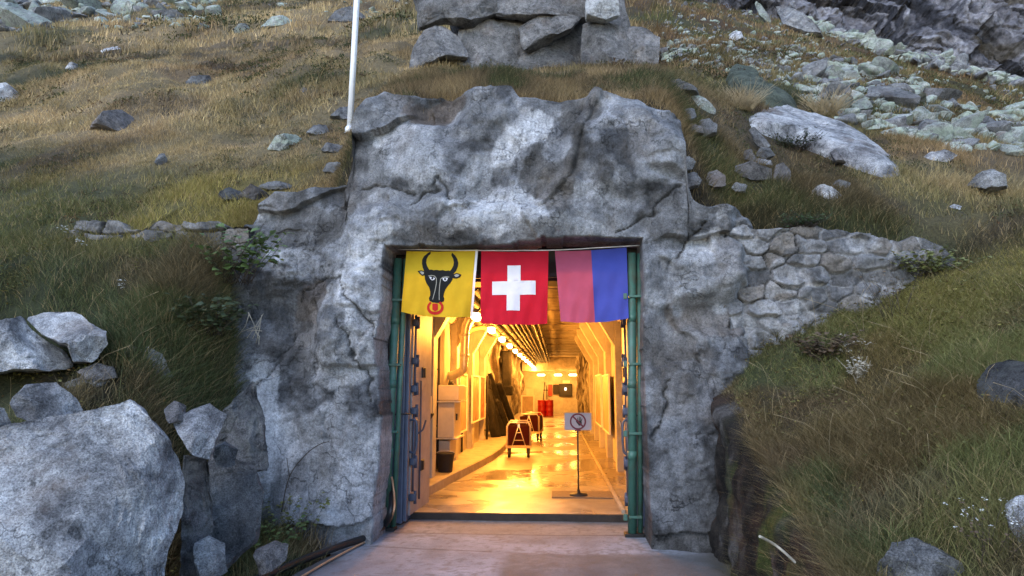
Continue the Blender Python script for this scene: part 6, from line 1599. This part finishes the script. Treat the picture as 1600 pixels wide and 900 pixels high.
def plant(name, loc, label, cat, n, h, spread, leaf=None, leaf_size=0.05, per=10, r=0.004, stem_mat='stem', heads=None, head_size=0.012, out=(0, 0, 0), bend=0.25, group=None, tmin=0.25):
    t = empty(name, loc); tag(t, label, cat, group)
    ls = stems(loc, n, h, spread, r, bend, out)
    mb = MB()
    for l in ls: mb.tube([tuple(p) for p in l], [r, r * 0.8, r * 0.6, r * 0.35], 5)
    so = mb.build('stem', M[stem_mat], t)
    if leaf:
        pts = []
        for l in ls:
            for _ in range(per):
                f = rand(tmin, 1.0) * 2.999; i = int(f); pts.append(l[i].lerp(l[i+1], f - i))
        vs, fs = leaves_mesh(pts, leaf_size); mesh_np('foliage', vs, fs, M[leaf], t)
    if heads:
        vs, fs = [], []
        pts = []
        for l in ls:
            for _ in range(6): pts.append(l[3] + Vector((rand(-1, 1), rand(-1, 1), rand(-0.8, 0.6))) * head_size * 2.2)
        vs, fs = leaves_mesh(pts, head_size * 1.6); mesh_np('blossoms', vs, fs, M[heads], t)
    return t
def gp(px, py, t0=3.0): return on_ground(px, py, t0)
# leafy shrub on the left, over the stone wall
p = at_y(372, 440, 7.45)
plant('shrub', p, 'broad leaved green shrub with bare twigs growing left of the portal rock', 'shrub', 26, 0.62, 0.42, 'leaf', 0.085, 9, 0.005, out=(0.05, -0.1, 0))
plant('shrub', at_y(330, 520, 7.0), 'dark leafy shrub hanging on steep grass below the broad leaved one', 'shrub', 22, 0.42, 0.4, 'leaf_d', 0.07, 12, 0.004, out=(0, -0.15, 0))
plant('shrub', at_y(428, 412, 7.5), 'single bright green leaf sprig against the portal rock', 'shrub', 3, 0.14, 0.06, 'leaf_y', 0.07, 4, 0.003)
plant('shrub', gp(450, 850), 'low leafy weed at the foot of the portal rock, left of the path', 'shrub', 40, 0.55, 0.42, 'leaf_y', 0.045, 12, 0.003, out=(0.0, 0, 0))
plant('shrub', gp(480, 800), 'dark green weed climbing the lower left portal rock', 'shrub', 30, 0.5, 0.3, 'leaf', 0.05, 12, 0.003)
plant('shrub', gp(420, 872), 'grassy weed between the hose and the dark leaning slab', 'shrub', 40, 0.4, 0.4, 'leaf', 0.04, 10, 0.003)
tw = MB(); q = [at_y(440, 800, 7.1), at_y(452, 745, 7.1), at_y(478, 710, 7.1), at_y(500, 694, 7.1), at_y(514, 690, 7.1)]
tw.tube([tuple(v) for v in catmull([tuple(v) for v in q], 4)], 0.005, 6).tube([tuple(q[1]), tuple(at_y(448, 715, 7.1))], 0.004, 5)
tag(tw.build('twig', M['stem']), 'thin bare twig with one brown leaf before the lower left portal rock', 'twig')
# bundle of dry pale stems by the rock
t = empty('dry_stem_bundle', at_y(398, 515, 7.4)); tag(t, 'small bundle of bleached dry stems on the left rock edge', 'dry stems')
for a, b in (((-12, -28), (4, 14)), ((-3, 15), (8, -20)), ((-26, 4), (6, -6)), ((8, -24), (2, 22)), ((-14, 2), (10, 2)), ((-30, 12), (-8, -24)), ((0, 0), (10, 24)), ((-10, 14), (12, -26))):
    mb = MB(); c = 7.4 / F_PX; mb.tube([(a[0]*c, rand(-.05, .05), -a[1]*c), ((a[0]+b[0])*c*.5 + .01, rand(-.05, .05), -(a[1]+b[1])*c*.5 + 0.01), (b[0]*c, rand(-.05, .05), -b[1]*c)], 0.004, 5); mb.build('stem', M['stem_pale'], t)
# dark dry stalks in front of the masonry
plant('dry_stalks', gp(1160, 560), 'tall dark dry stalks standing before the rubble wall', 'dry stalks', 26, 0.75, 0.22, 'leaf_b', 0.03, 4, 0.004, bend=0.08, tmin=0.6)
plant('dry_stalks', gp(1115, 580), 'dense brown dry stalks against the right portal rock', 'dry stalks', 36, 0.5, 0.22, 'leaf_b', 0.03, 8, 0.0035, bend=0.15)
plant('dry_stalks', gp(1400, 500), 'thin dark dry stalks on the bank below the right wall end', 'dry stalks', 14, 0.7, 0.3, 'leaf_b', 0.03, 3, 0.003, bend=0.1, tmin=0.6)
plant('dry_stalks', gp(255, 180, 7), 'dry seed stalks above the brown domed boulder', 'dry stalks', 8, 0.7, 0.3, 'leaf_b', 0.05, 5, 0.006, bend=0.1, tmin=0.5)
plant('bush', gp(1450, 430), 'bright yellow green leafy bush at the end of the rubble wall', 'bush', 46, 0.32, 0.4, 'leaf_y', 0.05, 12, 0.003)
plant('bush', gp(1240, 235, 7), 'dark heather bush leaning on the smooth rock slab', 'bush', 60, 0.32, 0.4, 'leaf_d', 0.035, 12, 0.004)
plant('bush', gp(1340, 595), 'pale dried thistle in the grass of the right bank', 'bush', 16, 0.28, 0.16, 'stem_pale', 0.035, 6, 0.003, 'stem_pale')
plant('bush', gp(1290, 560), 'tuft of brown dead ferns on the right bank', 'bush', 40, 0.3, 0.3, 'leaf_b', 0.05, 9, 0.003)
plant('moss_cushion', at_y(1256, 352, 8.0), 'dark green moss cushion on top of the rubble wall', 'moss', 120, 0.16, 0.28, 'moss', 0.022, 10, 0.003)
plant('straw_tuft', gp(1160, 172, 7), 'big tuft of pale straw grass above the stone ring', 'grass tuft', 260, 0.45, 0.4, None, r=0.004, stem_mat='straw', bend=0.5)
plant('straw_tuft', gp(1290, 182, 7), 'tuft of straw grass between the smooth slab and the boulder field', 'grass tuft', 200, 0.5, 0.5, None, r=0.006, stem_mat='straw', bend=0.5)
# white flowers
for q_, lab in (((127, 405), 'upper white flower stem on the left grass bank'), ((97, 385), 'white flower stem at the far left of the grass bank'), ((185, 465), 'lower pair of white flowers in the left grass bank')):
    plant('wildflower', gp(*q_), lab, 'flower', 3, 0.26, 0.07, None, r=0.002, stem_mat='stem', heads='petal', head_size=0.016, bend=0.1)
plant('wildflower', gp(1555, 880), 'cluster of dried white flower heads at the lower right', 'flower', 22, 0.42, 0.28, 'leaf_b', 0.02, 4, 0.002, heads='petal', head_size=0.007, bend=0.15)
plant('wildflower', gp(1335, 575), 'small pale seed heads in the middle of the right bank', 'flower', 10, 0.34, 0.16, None, r=0.002, heads='stem_pale', head_size=0.012, bend=0.15)
# bleached stick at the foot of the soil wall
st = [at_z(1187, 838, 0.62), at_z(1212, 852, 0.54), at_z(1240, 876, 0.46), at_z(1275, 910, 0.36)]
tag(MB().tube([tuple(v) for v in catmull([tuple(v) for v in st], 5)], [0.010] * 15 + [0.016], 8).build('stick', M['stem_pale']), 'bleached bare stick leaning on the mossy soil wall', 'stick')
# long pale grass stalks bending over the right bank
mb = MB()
for k in range(50):
    x = rand(1.9, 5.0); y = rand(5.0, 7.8); z = g(x, y); a = rand(0, 6.28); L = rand(0.35, 0.75)
    d = Vector((math.cos(a) * 0.5 - 0.35, math.sin(a) * 0.4 - 0.2, 0))
    mb.tube([(x + d.x * L * t * t, y + d.y * L * t * t, z + L * (t - 0.35 * t * t)) for t in (0, .35, .7, 1)], [0.0014, 0.0013, 0.0011, 0.0022], 4, cap=False)
for k in range(35):
    x = rand(-5.5, -3.2); y = rand(4.5, 7.6); z = g(x, y); a = rand(0, 6.28); L = rand(0.35, 0.7)
    d = Vector((math.cos(a) * 0.5 + 0.2, math.sin(a) * 0.4 - 0.2, 0))
    mb.tube([(x + d.x * L * t * t, y + d.y * L * t * t, z + L * (t - 0.35 * t * t)) for t in (0, .35, .7, 1)], [0.0014, 0.0013, 0.0011, 0.0022], 4, cap=False)
tag(mb.build('tall_grass_stalks', M['straw']), kind='stuff')
